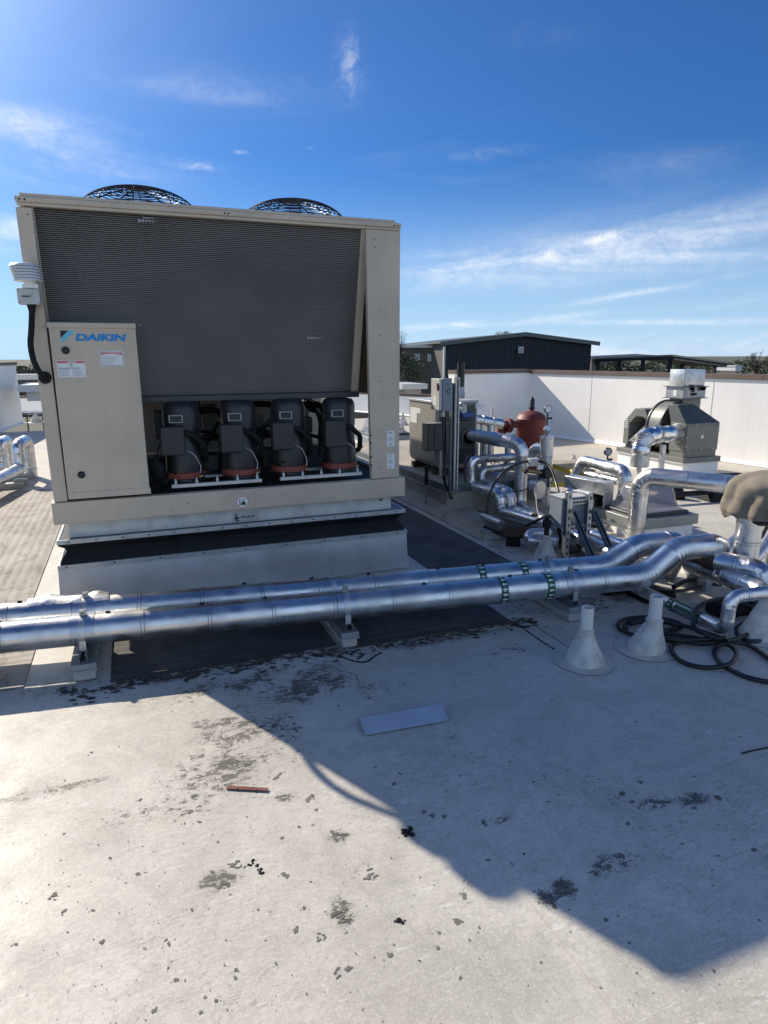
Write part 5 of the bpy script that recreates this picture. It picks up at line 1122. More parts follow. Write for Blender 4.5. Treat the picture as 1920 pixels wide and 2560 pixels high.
vent_cone('white conical roof vent with white plastic tube in front of the third pipe support', 1460, 1655, .104, .178, .038, .140, .0335)
vent_cone('white conical roof vent with a white plastic tube encircled by the black cable coil', 1612, 1624, .104, .180, .041, .150, .0355, (.02, -.03))
vent_cone('leaning white conical roof vent half cut off at the right edge by the cable', 1893, 1592, .105, .215, .030, .05, .026, (.06, .02))
t, tp = vent_cone('pale conical flashing with a black conduit standing in it, behind the rear pipe', 1362, 1408, .105, .215, .030, 0, .02)
MB().cyl(tp, tp+Vector((0, 0, zat(tp, 1292)-tp.z)), .020, None, 14).build('conduit', 'black_rubber', t); cz = zat(tp, 1318); MB().cyl((tp.x, tp.y, cz), (tp.x, tp.y, cz+.06), .034, None, 14).build('conduit_coupling', 'black_rubber', t)
ctop = Vector((tp.x, tp.y, zat(tp, 1290)))
cable([ctop, at(1372, 1280, 292), at(1380, 1262, 290), at(1390, 1240, 286), at(1410, 1232, 288), at(1424, 1228, 296), at(1430, 1236, 300)], .0125, 'cable', None, 'control_cable', 10, 8, 'black cable looping from the conduit stub over the top of the control box', 'cable')
cable([ctop, at(1352, 1296, 286), at(1330, 1308, 280), at(1308, 1316, 274), at(1280, 1322, 270)], .013, 'cable', None, 'control_cable', 10, 8, 'black cable running left from the conduit stub to the rusty strainer', 'cable')
vent_cone('small distant white conical roof vent near the yellow gas pipe', 1432, 1181, .115, .19, .035, .06, .03)
vent_cone('small distant roof vent in shade beyond the left parapet end', 91, 1056, .14, .24, .03, .06, .026)
vent_cone('small distant roof vent beside the far skylight left of the boiler', 1007, 1062, .12, .24, .03, .05, .025)

# control box on braced strut frame
pl_ = pz(1412, 1403, 0); pr_ = pz(1464, 1398, 0); pr_.y = pl_.y-.01
t = thing('control_box', 'grey control box on a braced slotted-strut frame behind the twin pipes', 'control box', (pl_.x, pl_.y, 0))
def holes(parent, p, q, nrm, n, sz=(.013, .026)):
    mb = MB(); p, q = Vector(p), Vector(q)
    for i in range(n):
        c = p.lerp(q, (i+.5)/n); mb.bar(c-(q-p).normalized()*sz[1]/2, c+(q-p).normalized()*sz[1]/2, sz[0], .0015, nrm)
    mb.build('slot_holes', 'hole_dark', parent)
tops = []
for P, yt in ((pl_, 1229), (pr_, 1232)):
    P = Vector((P.x, P.y, 0)); T = Vector((P.x, P.y, zat(P, yt))); tops.append(T)
    po = MB().bar(P, T, .041, .041, (0, 1, 0)).build('strut_post', 'strut_light', t, .003); MB().box((P.x-.0215, P.y-.0195, .0), (P.x-.0206, P.y+.0205, T.z-.01)).build('painted_shade_side', 'strut_steel', po)  # thin darker sheet paints shade onto one side of the post
    holes(po, (P.x, P.y-.0214, .04), (P.x, P.y-.0214, T.z-.01), (0, -1, 0), 9)
for yr, hgt in ((1257, 0), (1321, 0)):
    z_ = zat(pl_, yr); cbm = MB().box((pl_.x+.021, pl_.y-.012, z_-.02), (pr_.x-.021, pr_.y+.02, z_+.02)); cbo = cbm.build('cross_bar', 'strut_light', t, .002); holes(cbo, (pl_.x+.03, pl_.y-.0135, z_), (pr_.x-.03, pl_.y-.0135, z_), (0, -1, 0), 4)
for P, q in ((pl_, 1258), (pr_, 1257)): z_ = zat(P, q); MB().box((P.x-.024, P.y-.026, z_-.035), (P.x+.024, P.y-.022, z_+.03)).build('angle_plate', 'strut_light', t)
for T, ys, foot in ((pl_, 1276, pz(1503, 1447, .03)), (pr_, 1274, pz(1556, 1441, .03))):
    z_ = zat(T, ys); s_ = strut(MB(), (T.x+.012, T.y-.048, z_), foot, .041, .030, .0035, (0, -.4, 1)); s_.build('brace', 'strut_steel', t)
ey = pl_.y+.022; zt_ = zat((pl_.x, ey, 0), 1246); zb2 = zat((pl_.x, ey, 0), 1322); exl = pY(1404, 1290, ey).x; exr = pY(1462, 1290, ey).x
en_ = MB().box((exl, ey, zb2), (exr, ey+.17, zt_)).build('enclosure', 'grey_enclosure', t, .005); MB().box((exl-.006, ey-.002, zt_), (exr+.006, ey+.176, zt_+.006)).build('rain_lip', 'light_grey_box', en_)
for u in (.12, .5): xx = exl+(exr-exl)*u; MB().cyl((xx, ey+.06, zb2-.05), (xx, ey+.06, zb2), .018, .022, 12).build('conduit_hub', 'black_rubber', en_)
cable([Vector((exl+(exr-exl)*.5, ey+.06, zb2-.04)), at(1438, 1350, 300), at(1446, 1376, 300), at(1425, 1382, 300), at(1402, 1372, 300)], .010, 'cable', t, 'flex_whip', 10)
cable([Vector((exl+(exr-exl)*.12, ey+.06, zb2-.04)), at(1400, 1350, 300), at(1392, 1372, 296), at(1380, 1350, 292)], .012, 'cable', t, 'flex_whip', 10)

# pump with sheet-metal hood
hn = at(1512, 1222, 262); base = pz(1500, 1325, 0)
t = thing('pump_enclosure', 'galvanised sheet-metal hood over a dark pump with a blue motor', 'pump', (hn.x, hn.y, 0))
Mh = Matrix.Rotation(math.radians(12), 4, 'Z'); zh1 = zat(hn, 1208); zh0 = zat(hn, 1236)
def loc(x, y, z): return Vector((hn.x, hn.y, 0))+(Mh @ Vector((x, y, 0)))+Vector((0, 0, z))
hb = MB(); hb.box((0, 0, zh0), (.135, .50, zh1), Matrix.Translation((hn.x, hn.y, 0)) @ Mh); hb.build('hood', 'galvanized', t, .003)
lipm = MB(); lipm.box((-.012, -.004, zh0-.010), (.0, .50, zh0), Matrix.Translation((hn.x, hn.y, 0)) @ Mh); lipm.build('hood_lip', 'strut_light', t)
for a in ((.0, .0, .135, .012, .06, zh0-.002), (.125, .012, .135, .50, .06, zh0-.002)): MB().box((a[0], a[1], a[4]), (a[2], a[3], a[5]), Matrix.Translation((hn.x, hn.y, 0)) @ Mh).build('side_panel', 'galvanized', t, .002)
MB().box((-.02, .10, .12), (.10, .40, zh0-.03), Matrix.Translation((hn.x, hn.y, 0)) @ Mh).build('pump_body', 'black_paint', t, .03)
MB().cyl(loc(-.06, .15, zh0-.05), loc(-.06, .38, zh0-.05), .055, None, 18).build('motor', 'blue_paint', t); MB().box((-.10, .12, zh0-.008), (-.03, .30, zh0+.004), Matrix.Translation((hn.x, hn.y, 0)) @ Mh).build('motor_tag', 'label_white', t)
MB().box((-.06, -.10, .03), (.30, .50, .06), Matrix.Translation((hn.x, hn.y, 0)) @ Mh).build('base_plate', 'galvanized_dull', t, .004)
for (x0_, y0_) in ((.0, .0), (.22, .0), (.0, .4), (.22, .4)): MB().box((x0_, y0_, .0), (x0_+.05, y0_+.06, .03), Matrix.Translation((hn.x, hn.y, 0)) @ Mh).build('foot', 'black_rubber', t)
# F: pipe over the pump
F1 = at(1566, 1180, 252); F0 = at(1455, 1163, 226); F0.z = F1.z; F2 = Vector((F1.x, F1.y, zat(F1, 1296)))
ft = thing('pump_pipe', 'silver pipe crossing above the pump hood and dropping to a short valve', 'pipe', F2)
pipe('jacketed_run', None, None, [F0+Vector((-.05, .05, -.2)), F0, F1, F2], [.06, .06, .066, .072], [0, .1, .11, 0], 'jacket', .26, ft, None, .012, 28)
pipe('lower_run', None, None, [at(1468, 1186, 228), at(1548, 1203, 246)], .042, .1, 'jacket_soft', .2, ft, None, .02)
vv = Vector((F1.x-.01, F1.y, 0)); vz0 = zat(vv, 1330); vz1 = zat(vv, 1312)
MB().cyl((vv.x, vv.y, vz0), (vv.x, vv.y, vz1), .066, .062, 20).build('valve_body', 'jacket_soft', ft); MB().cyl((vv.x, vv.y, vz1), (vv.x, vv.y, vz1+.02), .07, .05, 20).build('valve_bonnet', 'black_paint', ft); MB().cyl((vv.x, vv.y, vz1), (vv.x, vv.y, F2.z), .028, None, 12).build('valve_neck', 'black_paint', ft); MB().cyl((vv.x-.20, vv.y-.02, vz1+.055), (vv.x+.05, vv.y-.02, vz1+.040), .008, None, 8).build('valve_lever', 'black_paint', ft)
MB().cyl((vv.x, vv.y, .0), (vv.x, vv.y, vz0), .04, None, 14).build('riser_foot', 'rust_iron', ft)
g0 = at(1517, 1168, 224); gz = zat(g0, 1129); t = thing('pressure_gauge', 'black pressure gauge standing on the pipe above the pump hood', 'gauge', g0)
MB().cyl((g0.x, g0.y, F1.z), (g0.x, g0.y, gz-.03), .010, .009, 10).build('stem', 'black_paint', t); MB().cyl((g0.x, g0.y, gz-.09), (g0.x+.05, g0.y-.02, gz-.088), .011, .014, 10).build('cock', 'black_paint', t)
gc = Vector((g0.x, g0.y, gz)); go = MB().cyl(gc-tow*.014, gc+tow*.014, .046, None, 24).build('gauge_case', 'black_paint', t); MB().cyl(gc+tow*.0145, gc+tow*.016, .036, None, 24).build('dial_face', 'label_grey', go)
# G: large riser and long horizontal run
G0 = pz(1588, 1352, 0.0); gzt = zat(G0, 1188); G1 = Vector((G0.x, G0.y, gzt)); gd_ = pz(1836, 1212, gzt)
pipe('jacketed_pipe', 'large shiny silver riser that elbows into a long horizontal run toward the canvas cover', 'pipe', [G0, G1, gd_], .0755, [0, .13, 0], 'jacket', .30, None, GP, 0, 32, 9)
# ================================================================== lower right pipework
gk = gd_
CV = pz(1862, 1400, .30); cvt = zat(CV, 1290)
def canvas_cover():
    t = thing('canvas_cover', 'crumpled beige canvas cover tied over a valve actuator at the right edge', 'canvas cover', (CV.x, CV.y, cvt))
    k = (CV-ORG).dot(FWD)/FPX; rn = random.Random(8); zt = zat(CV, 1184); H = zt-cvt; n = 64; m = 26; vs = []; fs = []
    cx, cy = CV.x+.135, CV.y-.01
    for j in range(m+1):
        t_ = j/m; z = cvt-.02+(H+.02)*t_
        body = .243 *(.93+.5*t_ if t_ < .14 else 1) if t_ < .68 else .243*math.sqrt(max(.03, 1-((t_-.68)/.34)**2.4))
        for i in range(n):
            a = 2*math.pi*i/n
            sq = 1/max(abs(math.cos(a-.2))**4+abs(math.sin(a-.2))**4, 1e-6)**.25
            sq = 1+(sq-1)*.75; en_ = math.sin(math.pi*min(1, .12+t_*.9))
            f1 = .020*math.sin(3*a+3.0*t_+.8)*en_; f2 = .026*(abs(math.sin(3.5*a-3.2*t_+1.1+.8*math.sin(2*a+2*t_)))-.55); f3 = .013*(abs(math.sin(7.5*a+6*t_+1.5*math.sin(3*a)))-.55)
            fold = -.060*math.exp(-((a-4.42-.30*math.sin(4*t_))/.15)**2)*math.sin(math.pi*min(1, t_*1.1))-.046*math.exp(-((a-5.15+.45*t_)/.12)**2)*en_-.052*math.exp(-((a-3.75-.35*t_)/.13)**2)*en_+.022*math.exp(-((a-4.05-.1*t_)/.10)**2)*en_
            r = body*sq+(f1+f2+f3+fold)*min(1, body/.2)
            vs.append((cx+math.cos(a)*r+.05*max(0, t_-.5), cy+math.sin(a)*r*.9, z+(.022*math.sin(2*a+1)+.012*math.sin(5*a) if t_ < .08 else 0)))
    for j in range(m):
        for i in range(n): fs.append((j*n+i, j*n+(i+1) % n, (j+1)*n+(i+1) % n, (j+1)*n+i))
    fs.append(tuple(m*n+i for i in range(n))); mb = MB().add(vs, fs, True); o = mb.build('canvas', 'canvas', t)
    sd = o.modifiers.new('s', 'SUBSURF'); sd.levels = 1; sd.render_levels = 1
    cable([(cx-.02, cy-.236, cvt+H*.40), (cx+.10, cy-.236, cvt+H*.39), (cx+.2, cy-.20, cvt+H*.39)], .003, 'hole_dark', t, 'stitched_seam', 6)
    MB().lathe([(.17, cvt-.045), (.19, cvt-.03), (.195, cvt), (.15, cvt)], (cx, cy, 0), 24).build('actuator_skirt', 'black_paint', t)
    return cx, cy
cvx, cvy = canvas_cover()
pipe('jacketed_pipe', 'upright silver pipe holding up the canvas-covered actuator', 'pipe', [Vector((CV.x, CV.y, .30)), Vector((CV.x, CV.y, cvt))], .078, .1, 'jacket', .17, None, GP, .004, 30)
tag(ring(MB(), (CV.x, CV.y, zat(CV, 1326)), (0, 0, 1), .080, .010, .004).build('cable_tie', 'cable'), 'black cable tie round the upright pipe below the canvas cover', 'cable tie')
h0 = pz(1792, 1402, .30); h1 = pz(1880, 1420, .30); hd = (h1-h0); hd.z = 0; hd.normalize(); e1 = Vector((h1.x, h1.y, .30))+hd*.09
pipe('jacketed_pipe', 'bright horizontal silver pipe under the canvas cover ending in a downward elbow', 'pipe', [Vector((h0.x, h0.y, .30)), e1, e1+Vector((0, 0, -.29))], .067, [0, .1, 0], 'jacket_soft', .16, None, GP, .02, 28)
v = thing('strainer_valve', 'dark iron flanged reducer between the front twin pipe and the canvas-covered valve', 'valve', h0)
MB().cyl(h0, h0-hd*.07, .070, .066, 22).build('flange', 'rust_iron', v); MB().cyl(h0-hd*.07, h0-hd*.20, .055, .030, 20).build('reducer', 'rust_iron', v); MB().cyl(h0-hd*.2, h0-hd*.28, .032, .028, 14).build('nipple', 'brass', v)
MB().cyl(h0-hd*.075+Vector((0, 0, .06)), h0-hd*.075+Vector((0, 0, .12)), .010, None, 8).build('petcock', 'red_tank', v)
c_ = at(1758, 1381, 320); MB().cyl(c_+Vector((.03, 0, 0)), c_-Vector((.03, .03, 0)), .042, .038, 20).build('end_cap', 'black_rubber', v)
i0 = pz(1722, 1406, .22); i1 = pz(1800, 1436, .21); i2 = pz(1888, 1474, .20)
pipe('jacketed_pipe', 'crinkled silver pipe running low beneath the canvas-covered valve', 'pipe', [i0, i1, i2, i2+(i2-i1).normalized()*.25], .062, .2, 'jacket_soft', .14, None, GP, .035, 26)
pipe('jacketed_pipe', 'silver pipe sloping up behind the upright pipe at the right', 'pipe', [pz(1800, 1392, .12), pz(1850, 1345, .20), pz(1880, 1322, .25)], .055, .1, 'jacket', .15, None, GP, .01)
pipe('jacketed_pipe', 'silver pipe rising steeply at the right edge beyond the canvas cover', 'pipe', [pz(1880, 1402, .12), pz(1925, 1352, .22), pz(1960, 1320, .28)], .05, .1, 'jacket', .2, None, GP, .01)
p = pz(1913, 1470, .0); tag(MB().cyl((p.x, p.y, .0), (p.x, p.y, zat(p, 1385)), .028, None, 16).build('stand_pipe', 'galvanized'), 'galvanised upright tube cut by the right edge of the photo', 'stand pipe')
p = pz(1768, 1420, .0); mb = MB(); mb.bar((p.x, p.y, 0), (p.x, p.y, zat(p, 1385)), .05, .025); tag(mb.build('strut_post', 'strut_light'), 'small bright strut post standing under the raised end of the front twin pipe', 'strut post')
p = pz(1727, 1432, .0); tag(MB().lathe([(.07, 0), (.05, .17), (.045, .172), (0, .172)], (p.x, p.y, 0), 20).build('roof_vent', 'white_pvc'), 'small bright white stub vent under the bend of the front twin pipe', 'roof vent', 'white conical roof vents')
p = pz(1848, 1482, 0); mb = MB(); mb.bar((p.x, p.y, 0), (p.x, p.y, zat(p, 1452)), .06, .02); tag(mb.build('strut_post', 'strut_light'), 'short pale strut foot under the crinkled low pipe at the right', 'strut post')
# junction box with cables
jb = at(1762, 1462, 352); t = thing('junction_box', 'small square grey junction box with two black cables under the front twin pipe', 'junction box', jb)
MB().cbox(jb, (.105, .06, .082), .35).build('box', 'grey_enclosure', t, .004); MB().cbox(jb+Vector((0, 0, .043)), (.112, .066, .006), .35).build('lid_edge', 'light_grey_box', t)
cable([jb+Vector((.05, .02, 0)), at(1800, 1460, 350), at(1832, 1442, 338), at(1858, 1420, 325), at(1877, 1390, 312), at(1886, 1360, 300), at(1887, 1330, 290), at(1892, 1305, 282)], .0125, 'cable', t, 'cable', 10)
cable([jb-Vector((.05, .02, 0)), at(1728, 1472, 356), at(1700, 1477, 362), at(1660, 1477, 366), at(1625, 1468, 366), at(1600, 1458, 360)], .0125, 'cable', t, 'cable', 10)
cable([at(1738, 1449, 350), at(1712, 1453, 352), at(1696, 1462, 356), at(1684, 1468, 360)], .016, 'cable', t, 'cable', 10)
cable([at(1887, 1318, 285), at(1880, 1340, 290), at(1871, 1362, 298)], .008, 'cable', t, 'cable', 8)
cable([at(1918, 1316, 290), at(1908, 1335, 290), at(1896, 1358, 295)], .016, 'cable', t, 'cable', 8)
# J: small labelled pipe near the camera
j0 = pz(1575, 1462, .11); j1 = pz(1815, 1577, .10); JZ = zat(j1, 1492); j2 = Vector((j1.x, j1.y, JZ)); j3 = pz(1935, 1478, JZ)
jt = thing('labelled_pipe', 'slim silver pipe with a green label, jogging up above the cable coil', 'pipe', j1)
pipe('jacketed_run', None, None, [j0, j1, j2, j3], .0375, [0, .065, .065, 0], 'jacket_soft', .30, jt, None, .012, 26)
jd = (j1-j0).normalized()
def jpt(px, py): return ppl(px, py, j0, Vector((jd.y, -jd.x, 0)).cross(jd))
def along(px, py):
    P = ppl(px, py, j0, Vector((jd.y, -jd.x, 0))); return j0+jd*((P-j0).dot(jd))
for a, b_ in (((1676, 1509), (1689, 1516)), ((1739, 1539), (1756, 1548))):
    A_, B_ = along(*a), along(*b_); bd = ring(MB(), (A_+B_)/2, jd, .0388, (B_-A_).length, .0012); bo = bd.build('label_band', 'green_label', jt)
    mb = MB(); u = Vector((0, 0, 1)); u = (u-jd*u.dot(jd)).normalized(); v_ = jd.cross(u); c = (A_+B_)/2
    for q in range(10):
        a_ = 2*math.pi*q/10
        S = lambda t_, s_: c+jd*(-t_)+(u*math.cos(a_+s_/.04)+v_*math.sin(a_+s_/.04))*.0416
        mb.add([S(-.014, -.003), S(0, -.003), S(0, -.008), S(.015, 0), S(0, .008), S(0, .003), S(-.014, .003)], [(0, 1, 5, 6), (2, 3, 4)], False); mb.add([S(-.014, -.003), S(0, -.003), S(0, -.008), S(.015, 0), S(0, .008), S(0, .003), S(-.014, .003)], [(6, 5, 1, 0), (4, 3, 2)], False)
    mb.build('flow_arrows', 'label_white', bo)
A_, B_ = along(1690, 1516), along(1738, 1539); lb = ring(MB(), (A_+B_)/2, jd, .0385, (B_-A_).length, .0010, -.15, 1.35, 16).build('label_panel', 'green_label', jt)
lb2 = ring(MB(), (A_+B_)/2, jd, .0385, (B_-A_).length, .0010, -1.35, .15, 16).build('label_panel', 'green_label', jt)
mb = MB(); u = Vector((0, 0, 1)); u = (u-jd*u.dot(jd)).normalized(); v_ = jd.cross(u)
for i in range(9):
    c = A_.lerp(B_, .14+.72*i/8); 
    for sgn in (-1, 1): q = u*math.cos(.55)+v_*(sgn*math.sin(.55)); mb.bar(c-jd*.006+q*.0402, c+jd*.006+q*.0402, .006, .0006, q)
mb.build('label_print', 'label_white', lb)
tag(MB().box((j0.x+.05, j0.y-.12, 0), (j0.x+.30, j0.y+.1, .05)).build('rubber_block', 'black_rubber', None, .012), 'dark rubber block under the slim pipe beside the third pipe support', 'block')
p = pz(1545, 1478, 0); tag(MB().box((p.x-.16, p.y-.05, 0), (p.x+.18, p.y+.12, .10)).build('rubber_block', 'black_rubber', None, .02), 'large black rubber foot under the front twin pipe right of the third support', 'block')
p = pz(1845, 1545, 0); tag(MB().box((p.x-.12, p.y-.0, 0), (p.x+.22, p.y+.16, .09)).build('rubber_block', 'black_rubber', None, .02), 'black rubber foot behind the elbow of the slim labelled pipe', 'block')
# cable coil
cc = thing('cable_coil', 'tangled coil of thick black cable lying on the roof round the second vent', 'cable', pz(1690, 1590, 0))
def coil_run(L, r=.0125): 
    pts = [pz(x, y, z) for x, y, z in L]; cable(pts, r, 'cable', cc, 'cable_loop', 10, 8)
coil_run(((1812, 1594, .05), (1780, 1597, .055), (1746, 1599, .05), (1700, 1600, .04), (1654, 1596, .035), (1615, 1593, .03), (1586, 1587, .02), (1560, 1578, .015), (1546, 1568, .015), (1548, 1555, .015), (1566, 1547, .015), (1600, 1543, .015), (1640, 1545, .015), (1677, 1551, .015), (1703, 1561, .015), (1690, 1575, .015), (1655, 1580, .015), (1620, 1576, .02)))
coil_run(((1566, 1575, .015), (1562, 1564, .015), (1578, 1554, .03), (1620, 1549, .03), (1665, 1556, .03), (1690, 1566, .03), (1670, 1576, .03), (1640, 1580, .02), (1700, 1588, .02), (1760, 1598, .02), (1810, 1600, .03)))
coil_run(((1575, 1560, .04), (1640, 1550, .045), (1712, 1565, .03), (1760, 1580, .015), (1790, 1590, .015), (1812, 1597, .02)))
coil_run(((1800, 1598, .07), (1765, 1587, .08), (1742, 1575, .09), (1731, 1552, .12), (1740, 1524, .15), (1766, 1505, .17), (1800, 1497, .17), (1832, 1500, .16), (1862, 1510, .15), (1897, 1524, .13), (1930, 1545, .10), (1960, 1562, .08)))
coil_run(((1812, 1604, .02), (1760, 1608, .03), (1712, 1605, .02), (1682, 1612, .015), (1682, 1632, .015), (1705, 1654, .015), (1746, 1667, .015), (1792, 1668, .02), (1826, 1658, .03), (1841, 1637, .03), (1828, 1616, .03), (1804, 1611, .03), (1786, 1630, .015), (1799, 1656, .015), (1830, 1676, .015), (1872, 1694, .015), (1920, 1704, .015), (1970, 1709, .015)))
coil_run(((1812, 1601, .04), (1840, 1606, .03), (1868, 1612, .02), (1897, 1628, .015), (1925, 1649, .015), (1960, 1672, .015)))
coil_run(((1815, 1602, .05), (1845, 1596, .04), (1880, 1580, .03), (1925, 1552, .03), (1960, 1530, .03)))
coil_run(((1890, 1549, .03), (1862, 1558, .02), (1842, 1570, .015), (1846, 1590, .015), (1872, 1603, .015), (1905, 1601, .015), (1940, 1588, .015)))
coil_run(((1640, 1596, .02), (1690, 1604, .02), (1750, 1606, .015), (1812, 1603, .015)))

# ================================================================== skylights
def skylight(label, c0, wx, wy, zc, dome_h, cap='pad_fascia', rot=0.0, capm='fan_light'):
    t = thing('skylight', label, 'skylight', c0, 'domed skylights on the roof'); c0 = Vector(c0); M = Matrix.Translation(c0) @ Matrix.Rotation(rot, 4, 'Z')
    MB().box((.03, .03, 0), (wx-.03, wy-.03, zc-.09), M).build('curb', 'white_wall', t)
    MB().box((0, 0, zc-.092), (wx, wy, zc), M).build('cap_flashing', capm, t, .005)
    MB().box((.06, .06, zc), (wx-.06, wy-.06, zc+.03), M).build('gasket_rim', 'charcoal_paint', t, .008)
    vs = []; fs = []; n = 10; lv = [(0, .0), (.0, .05), (.035, .11), (.10, .70), (.13, .86), (.18, .96), (.30, 1.0)]
    ring_n = 4*n
    for d, h in lv:
        x0_, x1_, y0_, y1_ = .08+d*wx*.9, wx-.08-d*wx*.9, .08+d*wy*.9, wy-.08-d*wy*.9; cxx, cyy = wx/2, wy/2
        for i in range(ring_n):
            a = 2*math.pi*(i+.5)/ring_n; e = 5.5; ca, sa = math.cos(a), math.sin(a)
            q = (abs(ca)**e+abs(sa)**e)**(-1/e); vs.append(M @ Vector((cxx+ca*q*(x1_-x0_)/2, cyy+sa*q*(y1_-y0_)/2, zc+.03+h*dome_h)))
    for j in range(len(lv)-1):
        for i in range(ring_n): fs.append((j*ring_n+i, j*ring_n+(i+1) % ring_n, (j+1)*ring_n+(i+1) % ring_n, (j+1)*ring_n+i))
    fs.append(tuple((len(lv)-1)*ring_n+i for i in range(ring_n)))
    MB().add(vs, fs, True).build('acrylic_dome', 'acrylic_dome', t)
    MB().box((.10, .10, zc+.002), (wx-.10, wy-.10, zc+.034), M).build('light_well', 'label_grey', t)
    return t
sR = pz(1742, 1336, 0); sZ = zat(sR, 1285); sx0 = pY(1600, 1330, sR.y).x
skylight('nearest domed skylight on a white curb behind the tall silver riser', (sR.x-.70, sR.y, 0), .70, .62, sZ, .245)
s2 = pz(992, 1140, 0); skylight('distant domed skylight showing between the chiller and the boiler', (s2.x-.5, s2.y, 0), .85, .85, .34, .26, capm='grey_enclosure')

# ================================================================== exhaust fan by the wall
E0 = pz(1704, 1197, 0); EX, EY = E0.x, E0.y
ef = thing('exhaust_fan', 'dark grey roof exhaust fan with a pyramid hood and tall duct beside the white wall', 'exhaust fan', (EX, EY, 0))
xr = pY(1797, 1188, EY).x; yl_ = pX(1538, 1160, EX).y
zc1 = zat(E0, 1147); zc0 = zat(E0, 1159)
MB().box((EX+.02, EY+.02, 0), (xr-.02, yl_-.02, zc0)).build('curb', 'white_wall', ef); MB().box((EX, EY, zc0), (xr, yl_, zc1)).build('curb_cap', 'fan_grey', ef, .004); MB().box((EX-.006, EY-.006, zc0-.012), (xr+.006, yl_+.006, zc0)).build('drip_edge', 'white_trim', ef)
bxx, byy = EX+.035, EY+.05                                  # housing near corner
P = Vector((bxx, byy, 0)); hz1 = zat(P, 1060); hz0 = zat(P, 1130); hxr = pY(1795, 1100, byy).x; hyl = pX(1674, 1090, bxx).y
MB().box((bxx+.01, byy+.01, zc1), (hxr-.01, hyl-.01, hz0)).build('skirt', 'fan_grey', ef)
hb = MB().box((bxx, byy, hz0), (hxr, hyl, hz1)).build('housing', 'fan_grey', ef, .006)
MB().box((bxx+.018, byy-.012, hz0+.012), (hxr-.012, byy, hz1-.03)).build('access_door', 'fan_grey', hb, .004)
for u, v_ in ((.1, .05), (.5, .05), (.85, .05), (.03, .2), (.03, .5), (.97, .3), (.97, .7), (.3, .95)): a = bxx+(hxr-bxx)*u; b_ = hz0+(hz1-hz0)*v_; MB().cyl((a, byy-.012, b_), (a, byy-.018, b_), .010, None, 8).build('door_knob', 'strut_light', hb)
MB().box(((bxx+hxr)/2-.025, byy-.0135, (hz0+hz1)/2-.02), ((bxx+hxr)/2+.015, byy-.012, (hz0+hz1)/2+.03)).build('maker_plate', 'label_white', hb)
zp = zat(Vector((bxx, hyl, 0)), 1012)
py0 = byy+(hyl-byy)*.80; px1 = pY(1728, 1012, py0).x
pm = MB(); pm.add([(bxx, byy, hz1), (hxr, byy, hz1), (hxr, hyl, hz1), (bxx, hyl, hz1), (bxx+.03, py0, zp), (px1+.05, py0, zp), (px1+.05, hyl+.12, zp), (bxx+.03, hyl+.12, zp)], [(3,2,1,0),(4,5,6,7),(0,1,5,4),(1,2,6,5),(2,3,7,6),(3,0,4,7)], False); pm.build('pyramid_hood', 'hood_grey', ef, .004)
dy_ = hyl+.10                                               # duct stack behind the hood
dx0 = pY(1711, 960, dy_).x; dx1 = pY(1762, 960, dy_).x; dyl = pX(1672, 960, dx0).y
D0 = Vector((dx0, dy_, 0)); z1 = zat(D0, 924); z2 = zat(D0, 967); z3 = zat(D0, 997); z4 = zat(D0, 1040)
MB().box((dx0+.02, dy_+.02, z4-.1), (dx1-.02, dyl-.02, z3)).build('duct_neck', 'fan_grey', ef, .004)
dm = MB().box((dx0-.02, dy_-.02, z3), (dx1+.01, dyl+.02, z2)).build('damper_section', 'galvanized_dull', ef, .003)
for i in range(9): rn = random.Random(i); a = dx0+.03+(dx1-dx0-.06)*rn.random(); b_ = z3+.03+(z2-z3-.06)*rn.random(); MB().box((a, dy_-.023, b_), (a+.05+.06*rn.random(), dy_-.0205, b_+.03+.04*rn.random())).build('soot_patch', 'black_paint', dm)
MB().box((dx0-.023, dy_+.10, z3+.03), (dx0-.0205, dyl-.12, z2-.05)).build('data_label', 'label_white', dm)
fl = MB(); 
for z_ in (z2-.006, z3): fl.box((dx0-.05, dy_-.05, z_), (dx1+.04, dyl+.05, z_+.008))
fl.build('duct_flange', 'charcoal_paint', dm)
def xpanel(a, b_, c_, d_, out, m, par):                     # cross-broken sheet: pyramid shallow
    ctr = (a+b_+c_+d_)/4+out; MB().add([a, b_, c_, d_, ctr], [(0, 1, 4), (1, 2, 4), (2, 3, 4), (3, 0, 4)], False).build('cross_broken_sheet', m, par)
V = Vector; du = MB().box((dx0+.01, dy_+.01, z2), (dx1-.01, dyl-.01, z1)).build('upper_duct', 'galvanized', ef)
xpanel(V((dx0, dy_+.008, z2)), V((dx1, dy_+.008, z2)), V((dx1, dy_+.008, z1)), V((dx0, dy_+.008, z1)), V((0, -.05, 0)), 'galvanized', du)
xpanel(V((dx0+.008, dyl, z2)), V((dx0+.008, dy_, z2)), V((dx0+.008, dy_, z1)), V((dx0+.008, dyl, z1)), V((-.05, 0, 0)), 'galvanized', du)
